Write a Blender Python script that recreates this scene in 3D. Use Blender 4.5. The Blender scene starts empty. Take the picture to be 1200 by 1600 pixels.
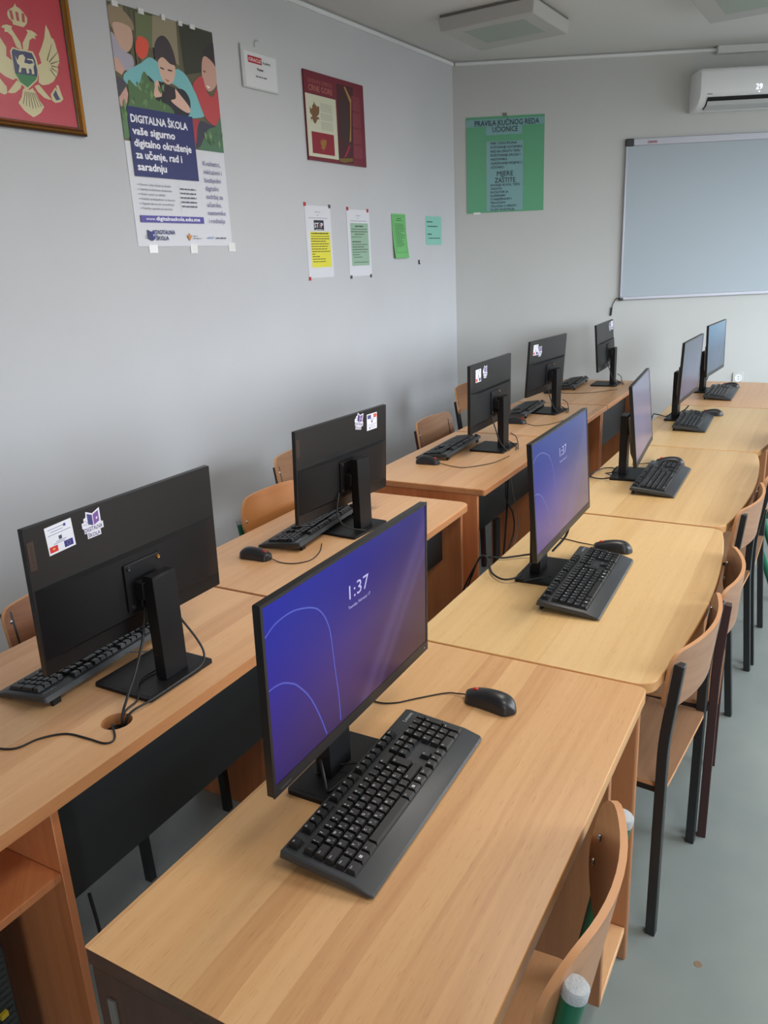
import bpy, bmesh, math, random
from mathutils import Vector, Matrix, Euler
random.seed(7)
S = bpy.context.scene
COL = S.collection

# ------------------------------------------------------------------ camera
R_ = Vector((0.8539, 0.5185, -0.0453))
CAM_YAW, CAM_PITCH, CAM_ROLL = -0.5605, -0.3043, -0.0475
def cam_axes(yaw, pitch, roll):
    cy, sy = math.cos(yaw), math.sin(yaw)
    f = Vector((sy*math.cos(pitch), cy*math.cos(pitch), math.sin(pitch)))
    r = Vector((cy, -sy, 0)); u = r.cross(f)
    return r*math.cos(roll)+u*math.sin(roll), u*math.cos(roll)-r*math.sin(roll), f
r_, u_, f_ = cam_axes(CAM_YAW, CAM_PITCH, CAM_ROLL)
cam_data = bpy.data.cameras.new('camera')
cam = bpy.data.objects.new('camera', cam_data); COL.objects.link(cam)
cam_data.sensor_fit = 'VERTICAL'; cam_data.sensor_height = 32.0; cam_data.sensor_width = 24.0
cam_data.lens = 1231.85/1600*32.0
cam_data.clip_start = 0.02; cam_data.clip_end = 100
m = Matrix((r_, u_, -f_)).transposed().to_4x4(); m.translation = Vector((0, 0, 1.6585))
cam.matrix_world = m
S.camera = cam
S.view_settings.view_transform = 'Standard'; S.view_settings.look = 'None'
S.view_settings.gamma = 1.0; S.view_settings.use_curve_mapping = False
S.view_settings.exposure = 0.06

# ------------------------------------------------------------------ light
world = bpy.data.worlds.new('world'); S.world = world; world.use_nodes = True
wn = world.node_tree; bg = wn.nodes['Background']
# overcast daylight: pale sky above the horizon, darker ground and buildings below it
wt = wn.nodes.new('ShaderNodeTexCoord'); wsx = wn.nodes.new('ShaderNodeSeparateXYZ'); wn.links.new(wt.outputs['Generated'], wsx.inputs[0])
wr = wn.nodes.new('ShaderNodeValToRGB'); we = wr.color_ramp.elements
wm = wn.nodes.new('ShaderNodeMapRange'); wm.inputs['From Min'].default_value = -1; wm.inputs['From Max'].default_value = 1
wn.links.new(wsx.outputs[2], wm.inputs['Value']); wn.links.new(wm.outputs[0], wr.inputs['Fac'])
we[0].position = .47; we[0].color = (.17, .175, .17, 1); we[1].position = .54; we[1].color = (.86, .94, 1.0, 1)
wn.links.new(wr.outputs['Color'], bg.inputs[0]); bg.inputs[1].default_value = 13.0
def area(name, loc, rot, sx, sy, power, color):
    l = bpy.data.lights.new(name, 'AREA'); l.shape = 'RECTANGLE'; l.size = sx; l.size_y = sy
    l.energy = power; l.color = color
    o = bpy.data.objects.new(name, l); COL.objects.link(o); o.location = loc; o.rotation_euler = rot
    return o
# daylight through the windows of the right wall and of the back wall (open to the sky outside)
WIN = [(2.0, 3.9), (4.5, 6.2), (6.75, 8.25)]
BWIN = [(1.35, 2.3)]
WX = 2.60; WZ0, WZ1 = 1.0, 2.72; YB = -2.4
def portal(loc, rot, sx, sy):
    o = area('window_portal', loc, rot, sx, sy, 1, (1, 1, 1)); o.data.cycles.is_portal = True
for i, (a, b) in enumerate(WIN): portal((WX+0.10, (a+b)/2, (WZ0+WZ1)/2), (0, math.radians(90), 0), WZ1-WZ0, b-a)
for i, (a, b) in enumerate(BWIN): portal(((a+b)/2, YB-0.10, (WZ0+WZ1)/2), (math.radians(90), 0, 0), b-a, WZ1-WZ0)

# the ceiling lamps over the near half of the room are switched on (all above the picture); warm white tubes
LAMPS = [(-0.77, 2.75), (0.50, 0.95)]
for i, (x, y) in enumerate(LAMPS):
    area('ceiling_lamp_light', (x, y, 2.905), (0, 0, 0), 0.50, 1.10, [25, 21][i], (1.0, .93, .83))

# ------------------------------------------------------------------ materials
def srgb(r, g, b):
    def c(v):
        v /= 255.0
        return v/12.92 if v <= .04045 else ((v+.055)/1.055)**2.4
    return (c(r), c(g), c(b), 1)
MATS = {}
def mat(name, rgb, rough=.5, metal=0.0, spec=.5, emit=None, estr=0.0, bump=None, var=None, coat=0.0, alpha=None, trans=None):
    if name in MATS: return MATS[name]
    m = bpy.data.materials.new(name); m.use_nodes = True; MATS[name] = m
    nt = m.node_tree; p = nt.nodes['Principled BSDF']
    p.inputs['Base Color'].default_value = srgb(*rgb); p.inputs['Roughness'].default_value = rough
    p.inputs['Metallic'].default_value = metal; p.inputs['Specular IOR Level'].default_value = spec
    if coat: p.inputs['Coat Weight'].default_value = coat
    if trans: p.inputs['Transmission Weight'].default_value = trans
    if emit:
        p.inputs['Emission Color'].default_value = srgb(*emit); p.inputs['Emission Strength'].default_value = estr
    tc = None
    if var or bump:
        tc = nt.nodes.new('ShaderNodeTexCoord')
    if var:                                     # (scale, amount, second colour)
        n = nt.nodes.new('ShaderNodeTexNoise'); n.inputs['Scale'].default_value = var[0]; n.inputs['Detail'].default_value = 5
        nt.links.new(tc.outputs['Object'], n.inputs['Vector'])
        rp = nt.nodes.new('ShaderNodeValToRGB'); rp.color_ramp.elements[0].position = var[1]; rp.color_ramp.elements[1].position = var[2]
        rp.color_ramp.elements[0].color = srgb(*rgb); rp.color_ramp.elements[1].color = srgb(*var[3])
        nt.links.new(n.outputs['Fac'], rp.inputs['Fac']); nt.links.new(rp.outputs['Color'], p.inputs['Base Color'])
    if bump:                                    # (scale, strength)
        n = nt.nodes.new('ShaderNodeTexNoise'); n.inputs['Scale'].default_value = bump[0]; n.inputs['Detail'].default_value = 6
        nt.links.new(tc.outputs['Object'], n.inputs['Vector'])
        b = nt.nodes.new('ShaderNodeBump'); b.inputs['Strength'].default_value = bump[1]; b.inputs['Distance'].default_value = .004
        nt.links.new(n.outputs['Fac'], b.inputs['Height']); nt.links.new(b.outputs['Normal'], p.inputs['Normal'])
    return m

def wood(name, light, mid, dark, axis='Y', strip=.078, rough=.36, seed=0.0):
    """Beech-look laminate: staves side by side across the grain, fine pores along it."""
    m = bpy.data.materials.new(name); m.use_nodes = True; MATS[name] = m
    nt = m.node_tree; N = nt.nodes; L = nt.links; p = N['Principled BSDF']
    p.inputs['Roughness'].default_value = rough; p.inputs['Specular IOR Level'].default_value = .5
    tc = N.new('ShaderNodeTexCoord'); sp = N.new('ShaderNodeSeparateXYZ'); L.new(tc.outputs['Object'], sp.inputs[0])
    oi = N.new('ShaderNodeObjectInfo')
    def math_(op, a, b=None, c=None):
        n = N.new('ShaderNodeMath'); n.operation = op
        for i, v in enumerate((a, b, c)):
            if v is None: continue
            if isinstance(v, (int, float)): n.inputs[i].default_value = v
            else: L.new(v, n.inputs[i])
        return n.outputs[0]
    if axis == 'Y':
        along, across = sp.outputs[1], math_('ADD', sp.outputs[0], math_('MULTIPLY', sp.outputs[2], .9))
    elif axis == 'Z':
        along, across = sp.outputs[2], math_('ADD', sp.outputs[0], sp.outputs[1])
    else:
        along, across = sp.outputs[0], math_('ADD', sp.outputs[1], sp.outputs[2])
    off = math_('MULTIPLY', oi.outputs['Random'], 7.0)
    cb = N.new('ShaderNodeCombineXYZ'); L.new(math_('ADD', math_('MULTIPLY', along, .9), off), cb.inputs[0]); L.new(math_('ADD', across, off), cb.inputs[1]); cb.inputs[2].default_value = seed
    wv = N.new('ShaderNodeTexNoise'); wv.inputs['Scale'].default_value = 1.6; wv.inputs['Detail'].default_value = 2; L.new(cb.outputs[0], wv.inputs['Vector'])
    warped = math_('ADD', math_('ADD', across, off), math_('MULTIPLY', wv.outputs['Fac'], .05))
    # stave tone
    idx = math_('FLOOR', math_('DIVIDE', warped, strip))
    wn = N.new('ShaderNodeTexWhiteNoise'); wn.noise_dimensions = '2D'
    seg = math_('FLOOR', off)
    c2 = N.new('ShaderNodeCombineXYZ'); L.new(idx, c2.inputs[0]); L.new(seg, c2.inputs[1]); L.new(c2.outputs[0], wn.inputs['Vector'])
    # soft grain
    c3 = N.new('ShaderNodeCombineXYZ'); L.new(math_('MULTIPLY', along, 1.3), c3.inputs[0]); L.new(math_('MULTIPLY', warped, 38.0), c3.inputs[1]); L.new(idx, c3.inputs[2])
    g1 = N.new('ShaderNodeTexNoise'); g1.inputs['Scale'].default_value = 1.0; g1.inputs['Detail'].default_value = 4; g1.inputs['Roughness'].default_value = .6; L.new(c3.outputs[0], g1.inputs['Vector'])
    c4 = N.new('ShaderNodeCombineXYZ'); L.new(math_('MULTIPLY', along, 26.0), c4.inputs[0]); L.new(math_('MULTIPLY', across, 520.0), c4.inputs[1])
    g2 = N.new('ShaderNodeTexNoise'); g2.inputs['Scale'].default_value = 1.0; g2.inputs['Detail'].default_value = 2; L.new(c4.outputs[0], g2.inputs['Vector'])
    t = math_('ADD', math_('MULTIPLY', wn.outputs['Value'], .42), math_('MULTIPLY', g1.outputs['Fac'], .74))
    rp = N.new('ShaderNodeValToRGB'); e = rp.color_ramp.elements
    e[0].position = .18; e[0].color = srgb(*light); e[1].position = 1.02; e[1].color = srgb(*dark)
    k = e.new(.6); k.color = srgb(*mid)
    L.new(t, rp.inputs['Fac'])
    pores = N.new('ShaderNodeMapRange'); pores.inputs['From Min'].default_value = .62; pores.inputs['From Max'].default_value = .72
    pores.inputs['To Min'].default_value = 0; pores.inputs['To Max'].default_value = .34; L.new(g2.outputs['Fac'], pores.inputs['Value'])
    mx = N.new('ShaderNodeMix'); mx.data_type = 'RGBA'; mx.blend_type = 'MULTIPLY'; L.new(pores.outputs[0], mx.inputs[0]); L.new(rp.outputs['Color'], mx.inputs[6]); mx.inputs[7].default_value = srgb(170, 120, 80)
    L.new(mx.outputs[2], p.inputs['Base Color'])
    return m

M_WALL = mat('wall_paint', (201, 202, 206), .85, spec=.2, bump=(30, .10), var=(1.3, .3, .75, (194, 195, 200)))
M_WALLF = mat('wall_paint_warm', (198, 199, 198), .85, spec=.2, bump=(30, .08), var=(1.1, .3, .75, (192, 193, 191)))
M_CEIL = mat('ceiling_paint', (212, 212, 210), .9, spec=.2, bump=(60, .05))
M_FLOOR = mat('linoleum', (144, 152, 149), .42, spec=.45, var=(6, .35, .75, (136, 145, 143)))
M_BEECH = wood('beech_top', (226, 182, 132), (212, 164, 114), (188, 136, 90), 'Y', strip=.06)
M_BEECHL = wood('beech_top_left', (236, 189, 141), (224, 172, 124), (200, 146, 102), 'Y', seed=3.0)
M_OAK = wood('yellow_top', (230, 194, 140), (219, 180, 125), (198, 156, 104), 'Y', seed=5.0)
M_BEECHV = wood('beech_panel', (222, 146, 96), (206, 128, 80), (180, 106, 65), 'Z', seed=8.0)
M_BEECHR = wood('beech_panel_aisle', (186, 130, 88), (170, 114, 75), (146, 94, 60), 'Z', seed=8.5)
M_SHADEP = wood('shaded_panel', (98, 66, 50), (86, 57, 44), (74, 48, 38), 'Z', seed=6.0)  # near end of the first desk: its shade put into the wood colour
M_PLY = wood('ply_back', (196, 146, 104), (182, 130, 90), (160, 108, 74), 'Y', strip=.3, rough=.3, seed=1.0)
M_PLYW = wood('worn_ply', (174, 136, 106), (153, 114, 86), (122, 87, 64), 'Y', strip=.16, rough=.45, seed=2.0)
M_PLYO = wood('orange_ply', (214, 148, 88), (204, 136, 78), (188, 120, 66), 'Y', strip=.4, rough=.28, seed=4.0)
M_PLYSH = wood('shaded_ply', (152, 106, 76), (136, 92, 66), (112, 74, 54), 'Y', strip=.16, rough=.45, seed=2.5)  # worn ply with the shade behind the monitor put into its colour
M_EDGE = wood('edge_band', (206, 146, 98), (194, 132, 86), (176, 114, 74), 'Y', seed=9.0)
M_EDGEO = wood('edge_band_pale', (216, 166, 110), (204, 152, 98), (186, 132, 84), 'Y', seed=9.5)
M_PLYE = mat('ply_edge', (206, 150, 104), .5)
M_BLKP = mat('black_panel', (46, 48, 49), .5)
M_PLAST = mat('black_plastic', (22, 22, 25), .46, spec=.3, bump=(900, .05))
M_BEZEL = mat('bezel_plastic', (22, 21, 23), .38)
M_KBD = mat('keyboard_case', (54, 56, 59), .42, bump=(1200, .06))
M_KEY = mat('keycap', (20, 20, 22), .4)
M_LEG = mat('key_legend', (215, 218, 222), .5)
M_MOUSE = mat('mouse_shell', (36, 36, 39), .36)
M_RED = mat('red_wheel', (205, 50, 45), .4)
M_CABLE = mat('cable_rubber', (26, 26, 28), .5)
M_CABLEG = mat('grey_cable', (120, 112, 104), .5)
M_STEEL = mat('steel', (190, 190, 190), .3, 1.0)
M_BRASS = mat('brass_insert', (190, 140, 80), .35, 1.0)
M_TUBEB = mat('black_tube', (34, 36, 38), .4)
M_TUBER = mat('oxblood_tube', (66, 38, 38), .4)
M_TUBEG = mat('green_tube', (16, 98, 70), .32)
M_CAP = mat('grey_cap', (172, 176, 180), .6, bump=(260, .5))
M_ALU = mat('aluminium', (176, 176, 186), .4, .3)
M_BOARD = mat('whiteboard', (172, 182, 191), .5, spec=.25)
M_WPLAST = mat('white_plastic', (232, 234, 236), .4)
M_DARKSLOT = mat('dark_slot', (18, 18, 20), .6)
M_PAPER = mat('paper', (219, 219, 227), .7)
M_TAPE = mat('clear_tape', (228, 228, 228), .2)
M_GOLD = mat('gold_frame', (176, 122, 52), .32, .75)
M_GOLDD = mat('gold_frame_dark', (84, 54, 24), .4, .4)
M_WINF = mat('window_frame_paint', (235, 235, 235), .5)
def haze_glass():
    m = bpy.data.materials.new('picture_glass'); m.use_nodes = True; nt = m.node_tree; N = nt.nodes; L = nt.links
    N.remove(N['Principled BSDF']); o = N['Material Output']
    t = N.new('ShaderNodeBsdfTransparent'); g = N.new('ShaderNodeBsdfGlossy'); g.inputs['Roughness'].default_value = .25
    x = N.new('ShaderNodeMixShader'); x.inputs[0].default_value = .022
    L.new(t.outputs[0], x.inputs[1]); L.new(g.outputs[0], x.inputs[2]); L.new(x.outputs[0], o.inputs[0])
    return m
M_PGLASS = haze_glass()
def flat(rgb, rough=.6):
    return mat('print_%d_%d_%d_%d' % (*rgb, int(rough*100)), rgb, rough)

# ------------------------------------------------------------------ mesh builder
_TXT = {}
def text_geo(s, bold=0.0):
    k = (s, 0.0)
    if k in _TXT: return _TXT[k]
    prefetch([k]); return _TXT[k]
def prefetch(keys):
    obs = []
    for s in sorted({q[0] for q in keys}):
        b = 0.0
        if (s, b) in _TXT: continue
        cu = bpy.data.curves.new('glyphs', 'FONT'); cu.body = s; cu.resolution_u = 2; cu.fill_mode = 'FRONT'
        o = bpy.data.objects.new('glyphs', cu); COL.objects.link(o); obs.append(((s, b), o, cu))
    dg = bpy.context.evaluated_depsgraph_get()
    for k, o, cu in obs:
        ev = o.evaluated_get(dg); me = ev.to_mesh()
        v = [(x.co.x, x.co.y) for x in me.vertices]; f = [tuple(q.vertices) for q in me.polygons]
        # keep facing +z
        if f and sum(q.normal.z for q in me.polygons) < 0: f = [tuple(reversed(q)) for q in f]
        if v:
            x0 = min(a for a, _ in v); x1 = max(a for a, _ in v); y0 = min(b for _, b in v); y1 = max(b for _, b in v)
        else: x0 = x1 = y0 = y1 = 0
        _TXT[k] = (v, f, (x0, x1, y0, y1)); ev.to_mesh_clear()
    for k, o, cu in obs:
        bpy.data.objects.remove(o); bpy.data.curves.remove(cu)

def fillet(pts, r, n=6):
    pts = [Vector(p) for p in pts]; out = [pts[0]]
    for a, b, c in zip(pts, pts[1:], pts[2:]):
        d1 = (a-b); d2 = (c-b); rr = min(r, d1.length*.49, d2.length*.49)
        p1 = b+d1.normalized()*rr; p2 = b+d2.normalized()*rr
        for i in range(n+1):
            t = i/n; out.append(p1*(1-t)**2+b*2*t*(1-t)+p2*t*t)
    out.append(pts[-1]); return out
def smooth_path(pts, n=6):
    pts = [Vector(p) for p in pts]; P = [pts[0]*2-pts[1]]+pts+[pts[-1]*2-pts[-2]]; out = []
    for i in range(1, len(P)-2):
        p0, p1, p2, p3 = P[i-1:i+3]
        for k in range(n):
            t = k/n
            out.append(.5*((2*p1)+(p2-p0)*t+(2*p0-5*p1+4*p2-p3)*t*t+(3*p1-p0-3*p2+p3)*t**3))
    out.append(pts[-1]); return out

class MB:
    def __init__(s): s.v = []; s.f = []; s.m = []; s.mats = []
    def mi(s, mt):
        if mt not in s.mats: s.mats.append(mt)
        return s.mats.index(mt)
    def add(s, vs, fs, mt):
        b = len(s.v); s.v += [tuple(p) for p in vs]; i = s.mi(mt)
        for f in fs: s.f.append(tuple(b+k for k in f)); s.m.append(i)
    def box(s, x0, x1, y0, y1, z0, z1, mt, M=None):
        vs = [Vector((x, y, z)) for z in (z0, z1) for y in (y0, y1) for x in (x0, x1)]
        if M: vs = [M @ p for p in vs]
        s.add(vs, [(0, 2, 3, 1), (4, 5, 7, 6), (0, 1, 5, 4), (1, 3, 7, 5), (3, 2, 6, 7), (2, 0, 4, 6)], mt)
    def frustum(s, x0, x1, y0, y1, z0, z1, ix, iy, mt, dx=0, M=None):
        vs = [Vector(p) for p in ((x0, y0, z0), (x1, y0, z0), (x0, y1, z0), (x1, y1, z0), (x0+ix+dx, y0+iy, z1), (x1-ix+dx, y0+iy, z1), (x0+ix+dx, y1-iy, z1), (x1-ix+dx, y1-iy, z1))]
        if M: vs = [M @ p for p in vs]
        s.add(vs, [(0, 2, 3, 1), (4, 5, 7, 6), (0, 1, 5, 4), (1, 3, 7, 5), (3, 2, 6, 7), (2, 0, 4, 6)], mt)
    def prism(s, poly, z0, z1, mt, fn=None):
        """poly: counter-clockwise 2-D outline, extruded z0..z1; fn maps (a, b, z) to space."""
        fn = fn or (lambda a, b, z: (a, b, z)); n = len(poly)
        vs = [fn(a, b, z0) for a, b in poly]+[fn(a, b, z1) for a, b in poly]
        fs = [tuple(range(n-1, -1, -1)), tuple(range(n, 2*n))]+[(i, (i+1) % n, n+(i+1) % n, n+i) for i in range(n)]
        s.add(vs, fs, mt)
    def tube(s, pts, r, mt, n=8, up=(0, 0, 1), square=False, rs=None, caps=True):
        pts = [Vector(p) for p in pts]; rings = []
        T = []
        for i in range(len(pts)):
            a = pts[max(i-1, 0)]; b = pts[min(i+1, len(pts)-1)]; T.append((b-a).normalized())
        upv = Vector(up); nrm = (upv-T[0]*upv.dot(T[0]))
        if nrm.length < 1e-4: upv = Vector((1, 0, 0)); nrm = upv-T[0]*upv.dot(T[0])
        nrm.normalize(); vs = []
        nn = 4 if square else n
        for i, p in enumerate(pts):
            nrm = (nrm-T[i]*nrm.dot(T[i])).normalized(); bi = T[i].cross(nrm)
            rr = rs[i] if rs else r
            for k in range(nn):
                a = 2*math.pi*k/nn+(math.pi/4 if square else 0); q = rr*(1.41421 if square else 1)
                vs.append(p+nrm*(q*math.cos(a))+bi*(q*math.sin(a)))
        fs = []
        for i in range(len(pts)-1):
            for k in range(nn):
                a = i*nn+k; b = i*nn+(k+1) % nn; fs.append((a, b, b+nn, a+nn))
        if caps: fs += [tuple(range(nn-1, -1, -1)), tuple(range((len(pts)-1)*nn, len(pts)*nn))]
        s.add(vs, fs, mt)
    def lathe(s, prof, mt, n=24, M=None):
        vs = []; fs = []
        for r, z in prof:
            for k in range(n):
                a = 2*math.pi*k/n; vs.append(Vector((r*math.cos(a), r*math.sin(a), z)))
        for i in range(len(prof)-1):
            for k in range(n):
                a = i*n+k; b = i*n+(k+1) % n; fs.append((a, b, b+n, a+n))
        fs.append(tuple(range((len(prof)-1)*n, len(prof)*n))); fs.append(tuple(range(n-1, -1, -1)))
        if M: vs = [M @ p for p in vs]
        s.add(vs, fs, mt)
    def poly(s, pts, mt): s.add(pts, [tuple(range(len(pts)))], mt)
    def text(s, string, org, ex, ey, mt, w=None, h=None, bold=0.0, align='L', hmax=None):
        """Flat lettering; org is its left (or centre) baseline, w its width, h the height of a capital."""
        v, f, (x0, x1, y0, y1) = text_geo(string, bold)
        if not v: return
        sy = (h/.727) if h else None; sx = (w/(x1-x0)) if w else None
        if sx is None: sx = sy
        if sy is None: sy = sx
        if hmax: sy = min(sy, hmax/.727)
        ex = Vector(ex); ey = Vector(ey); org = Vector(org)
        sh = x0 if align == 'L' else ((x0+x1)/2 if align == 'C' else x1)
        nn = ex.cross(ey).normalized()
        for q, (da, db) in enumerate(((0, 0), (bold, 0), (-bold, 0), (0, bold), (0, -bold)) if bold else ((0, 0),)):
            s.add([org+ex*((a-sh+da)*sx)+ey*((b+db)*sy)+nn*(.00004*q) for a, b in v], f, mt)
    def build(s, name, parent=None, smooth=None, bevel=0, seg=2, loc=None, rot=None):
        me = bpy.data.meshes.new(name); me.from_pydata(s.v, [], s.f)
        for mt in s.mats: me.materials.append(mt)
        me.polygons.foreach_set('material_index', s.m); me.update()
        if smooth is not None:
            me.polygons.foreach_set('use_smooth', [True]*len(me.polygons)); me.set_sharp_from_angle(angle=math.radians(smooth))
        o = bpy.data.objects.new(name, me); COL.objects.link(o)
        if parent: o.parent = parent
        if loc: o.location = loc
        if rot: o.rotation_euler = rot
        if bevel:
            b = o.modifiers.new('bevel', 'BEVEL'); b.width = bevel; b.segments = seg; b.limit_method = 'ANGLE'; b.angle_limit = math.radians(40)
            b.harden_normals = False
            if smooth is None:
                me.polygons.foreach_set('use_smooth', [True]*len(me.polygons)); me.set_sharp_from_angle(angle=math.radians(45))
        return o
def tag(o, label=None, cat=None, group=None, kind=None):
    if label: o['label'] = label
    if cat: o['category'] = cat
    if group: o['group'] = group
    if kind: o['kind'] = kind
    return o
def thing(name, loc, rz=0.0, label=None, cat=None, group=None):
    o = bpy.data.objects.new(name, None); COL.objects.link(o); o.location = loc; o.rotation_euler = (0, 0, rz)
    o.empty_display_size = .1
    return tag(o, label, cat, group)
def dup(o, parent):
    c = o.copy(); COL.objects.link(c); c.parent = parent; return c
def to_local(root, p):
    q = Vector(p)-root.location; return Matrix.Rotation(-root.rotation_euler.z, 3, 'Z') @ q
def rrect(x0, x1, y0, y1, r, n=5):
    """counter-clockwise rounded rectangle; r = radii at (x0y0, x1y0, x1y1, x0y1)"""
    if not isinstance(r, (tuple, list)): r = (r,)*4
    out = []
    for (cx, cy, a0, rr) in ((x0, y0, 180, r[0]), (x1, y0, 270, r[1]), (x1, y1, 0, r[2]), (x0, y1, 90, r[3])):
        sx = 1 if cx == x0 else -1; sy = 1 if cy == y0 else -1
        if rr <= 0: out.append((cx, cy)); continue
        for i in range(n+1):
            a = math.radians(a0+90*i/n); out.append((cx+sx*rr+rr*math.cos(a), cy+sy*rr+rr*math.sin(a)))
    return out

# ------------------------------------------------------------------ room
XL, YC, H, TH = -2.792, 5.637, 2.999, math.atan(0.5773)
FD = Vector((math.cos(TH), math.sin(TH), 0)); FN = Vector((math.sin(TH), -math.cos(TH), 0))   # far wall: along it, and out of it into the room
def far(s, z, d=0.0): return Vector((XL, YC, z))+FD*s+FN*d
s_end = (WX-XL)/FD.x; YE = YC+FD.y*s_end
T = .12
b = MB(); b.prism([(XL, YB), (WX, YB), (WX, YE), (XL, YC)], -.1, 0, M_FLOOR)
tag(b.build('floor'), 'grey green linoleum floor', kind='structure')
b = MB(); b.prism([(XL-T, YB-T), (WX+T, YB-T), (WX+T, YE+.3), (XL-T, YC+.05)], H, H+.1, M_CEIL)
tag(b.build('ceiling'), 'plain pale grey ceiling', kind='structure')
b = MB(); b.box(XL-T, XL, YB-T, YC, 0, H, M_WALL)
tag(b.build('wall_left'), 'off white painted wall with posters and a framed flag', kind='structure')
b = MB(); b.prism([(XL, YC), (WX, YE), (WX-.07, YE+.12), (XL-.07, YC+.12)], 0, H, M_WALLF)
tag(b.build('wall_far'), 'off white painted wall behind the whiteboard', kind='structure')
b = MB()
xs = [XL]+[v for w in BWIN for v in w]+[WX]
for i in range(0, len(xs), 2): b.box(xs[i], xs[i+1], YB-T, YB, 0, H, M_WALLF)
for p, q in BWIN: b.box(p, q, YB-T, YB, 0, WZ0, M_WALLF); b.box(p, q, YB-T, YB, WZ1, H, M_WALLF)
tag(b.build('wall_back'), 'off white painted wall behind the viewer', kind='structure')
b = MB()
ys = [YB-T]+[v for w in WIN for v in w]+[YE+.15]
for i in range(0, len(ys), 2): b.box(WX, WX+T, ys[i], ys[i+1], 0, H, M_WALL)
for a, c in WIN:
    b.box(WX, WX+T, a, c, 0, WZ0, M_WALL); b.box(WX, WX+T, a, c, WZ1, H, M_WALL)
tag(b.build('wall_right'), 'off white painted wall with windows', kind='structure')
for i, (a, c) in enumerate(WIN):
    b = MB()
    for (y0, y1, z0, z1) in ((a, c, WZ0, WZ0+.05), (a, c, WZ1-.05, WZ1), (a, a+.05, WZ0, WZ1), (c-.05, c, WZ0, WZ1), ((a+c)/2-.03, (a+c)/2+.03, WZ0, WZ1)):
        b.box(WX+.02, WX+.08, y0, y1, z0, z1, M_WINF)
    tag(b.build('window_%d' % (i+1)), 'white framed window in the right wall', kind='structure')
for i, (p, q) in enumerate(BWIN):
    b = MB()
    for (x0, x1, z0, z1) in ((p, q, WZ0, WZ0+.05), (p, q, WZ1-.05, WZ1), (p, p+.05, WZ0, WZ1), (q-.05, q, WZ0, WZ1)): b.box(x0, x1, YB-.08, YB-.02, z0, z1, M_WINF)
    tag(b.build('window_%d' % (i+4)), 'white framed window in the back wall', kind='structure')
b = MB()
b.box(XL, XL+.016, YB, YC-.01, H-.032, H-.012, M_WPLAST)
tag(b.build('trim_1'), 'thin white cable duct along the ceiling on the left wall', kind='structure')
b = MB(); q0, q1 = 0.02, s_end-.05
def farbox(b, s0, s1, z0, z1, d0, d1, mt):
    vs = [far(s, z, d) for z in (z0, z1) for d in (d1, d0) for s in (s0, s1)]
    # order: x=s, y: d1(front) first
    b.add(vs, [(0, 2, 3, 1), (4, 5, 7, 6), (0, 1, 5, 4), (1, 3, 7, 5), (3, 2, 6, 7), (2, 0, 4, 6)], mt)
farbox(b, .02, 1.84, H-.030, H-.012, 0.0, .014, M_WPLAST)
tag(b.build('trim_2'), 'thin white cable duct along the ceiling on the far wall', kind='structure')
b = MB(); farbox(b, 1.84, s_end-.1, H-.05, H-.002, 0.0, .045, M_CEIL)
tag(b.build('trim_3'), 'grey white boxed pipe casing above the air conditioner', kind='structure')
# ------------------------------------------------------------------ desks
DZ = .75
def worktop(parent, outline, mt, thick=.028, hole=None, bevel=.005, edge=None, near=None, soft_side=None):
    bm = bmesh.new()
    top = [bm.verts.new((x, y, DZ)) for x, y in outline]
    edges = [bm.edges.new((top[i], top[(i+1) % len(top)])) for i in range(len(top))]
    if hole:
        hx, hy, hr = hole
        hv = [bm.verts.new((hx+hr*math.cos(2*math.pi*k/24), hy+hr*math.sin(2*math.pi*k/24), DZ)) for k in range(24)]
        edges += [bm.edges.new((hv[i], hv[(i+1) % 24])) for i in range(24)]
        bmesh.ops.triangle_fill(bm, use_beauty=True, use_dissolve=False, edges=edges)
    else:
        bm.faces.new(top)
    bmesh.ops.recalc_face_normals(bm, faces=bm.faces)
    for f in bm.faces:
        if f.normal.z < 0: f.normal_flip()
    r = bmesh.ops.extrude_face_region(bm, geom=list(bm.faces))
    vs = [g for g in r['geom'] if isinstance(g, bmesh.types.BMVert)]
    bmesh.ops.translate(bm, verts=vs, vec=(0, 0, -thick))
    bmesh.ops.recalc_face_normals(bm, faces=bm.faces)
    me = bpy.data.meshes.new('worktop'); bm.to_mesh(me); bm.free(); me.materials.append(mt); me.materials.append(edge or M_EDGE); me.materials.append(near or edge or M_EDGE)
    for p in me.polygons:
        if abs(p.normal.z) < .5: p.material_index = 2 if p.normal.y < -.9 else 1
    if soft_side:                                     # rounded only along the sitter's edge, sharp elsewhere
        at = me.attributes.new('bevel_weight_edge', 'FLOAT', 'EDGE')
        for e in me.edges:
            q = [me.vertices[k].co for k in e.vertices]; at.data[e.index].value = 1.0 if min(v.x for v in q) > soft_side else .18
    o = bpy.data.objects.new('worktop', me); COL.objects.link(o); o.parent = parent
    bv = o.modifiers.new('bevel', 'BEVEL'); bv.width = bevel; bv.segments = 3; bv.limit_method = 'WEIGHT' if soft_side else 'ANGLE'; bv.angle_limit = math.radians(50); bv.material = 1 if soft_side else -1
    me.polygons.foreach_set('use_smooth', [True]*len(me.polygons)); me.set_sharp_from_angle(angle=math.radians(40))
    return o
def upright(parent, name, x0, x1, y0, y1, z0, z1, mt=None, rnd=False):
    b = MB(); b.box(x0, x1, y0, y1, z0, z1, mt or M_BEECHV)
    return b.build(name, parent, bevel=.006 if rnd else .0015, seg=3 if rnd else 1)
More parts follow.
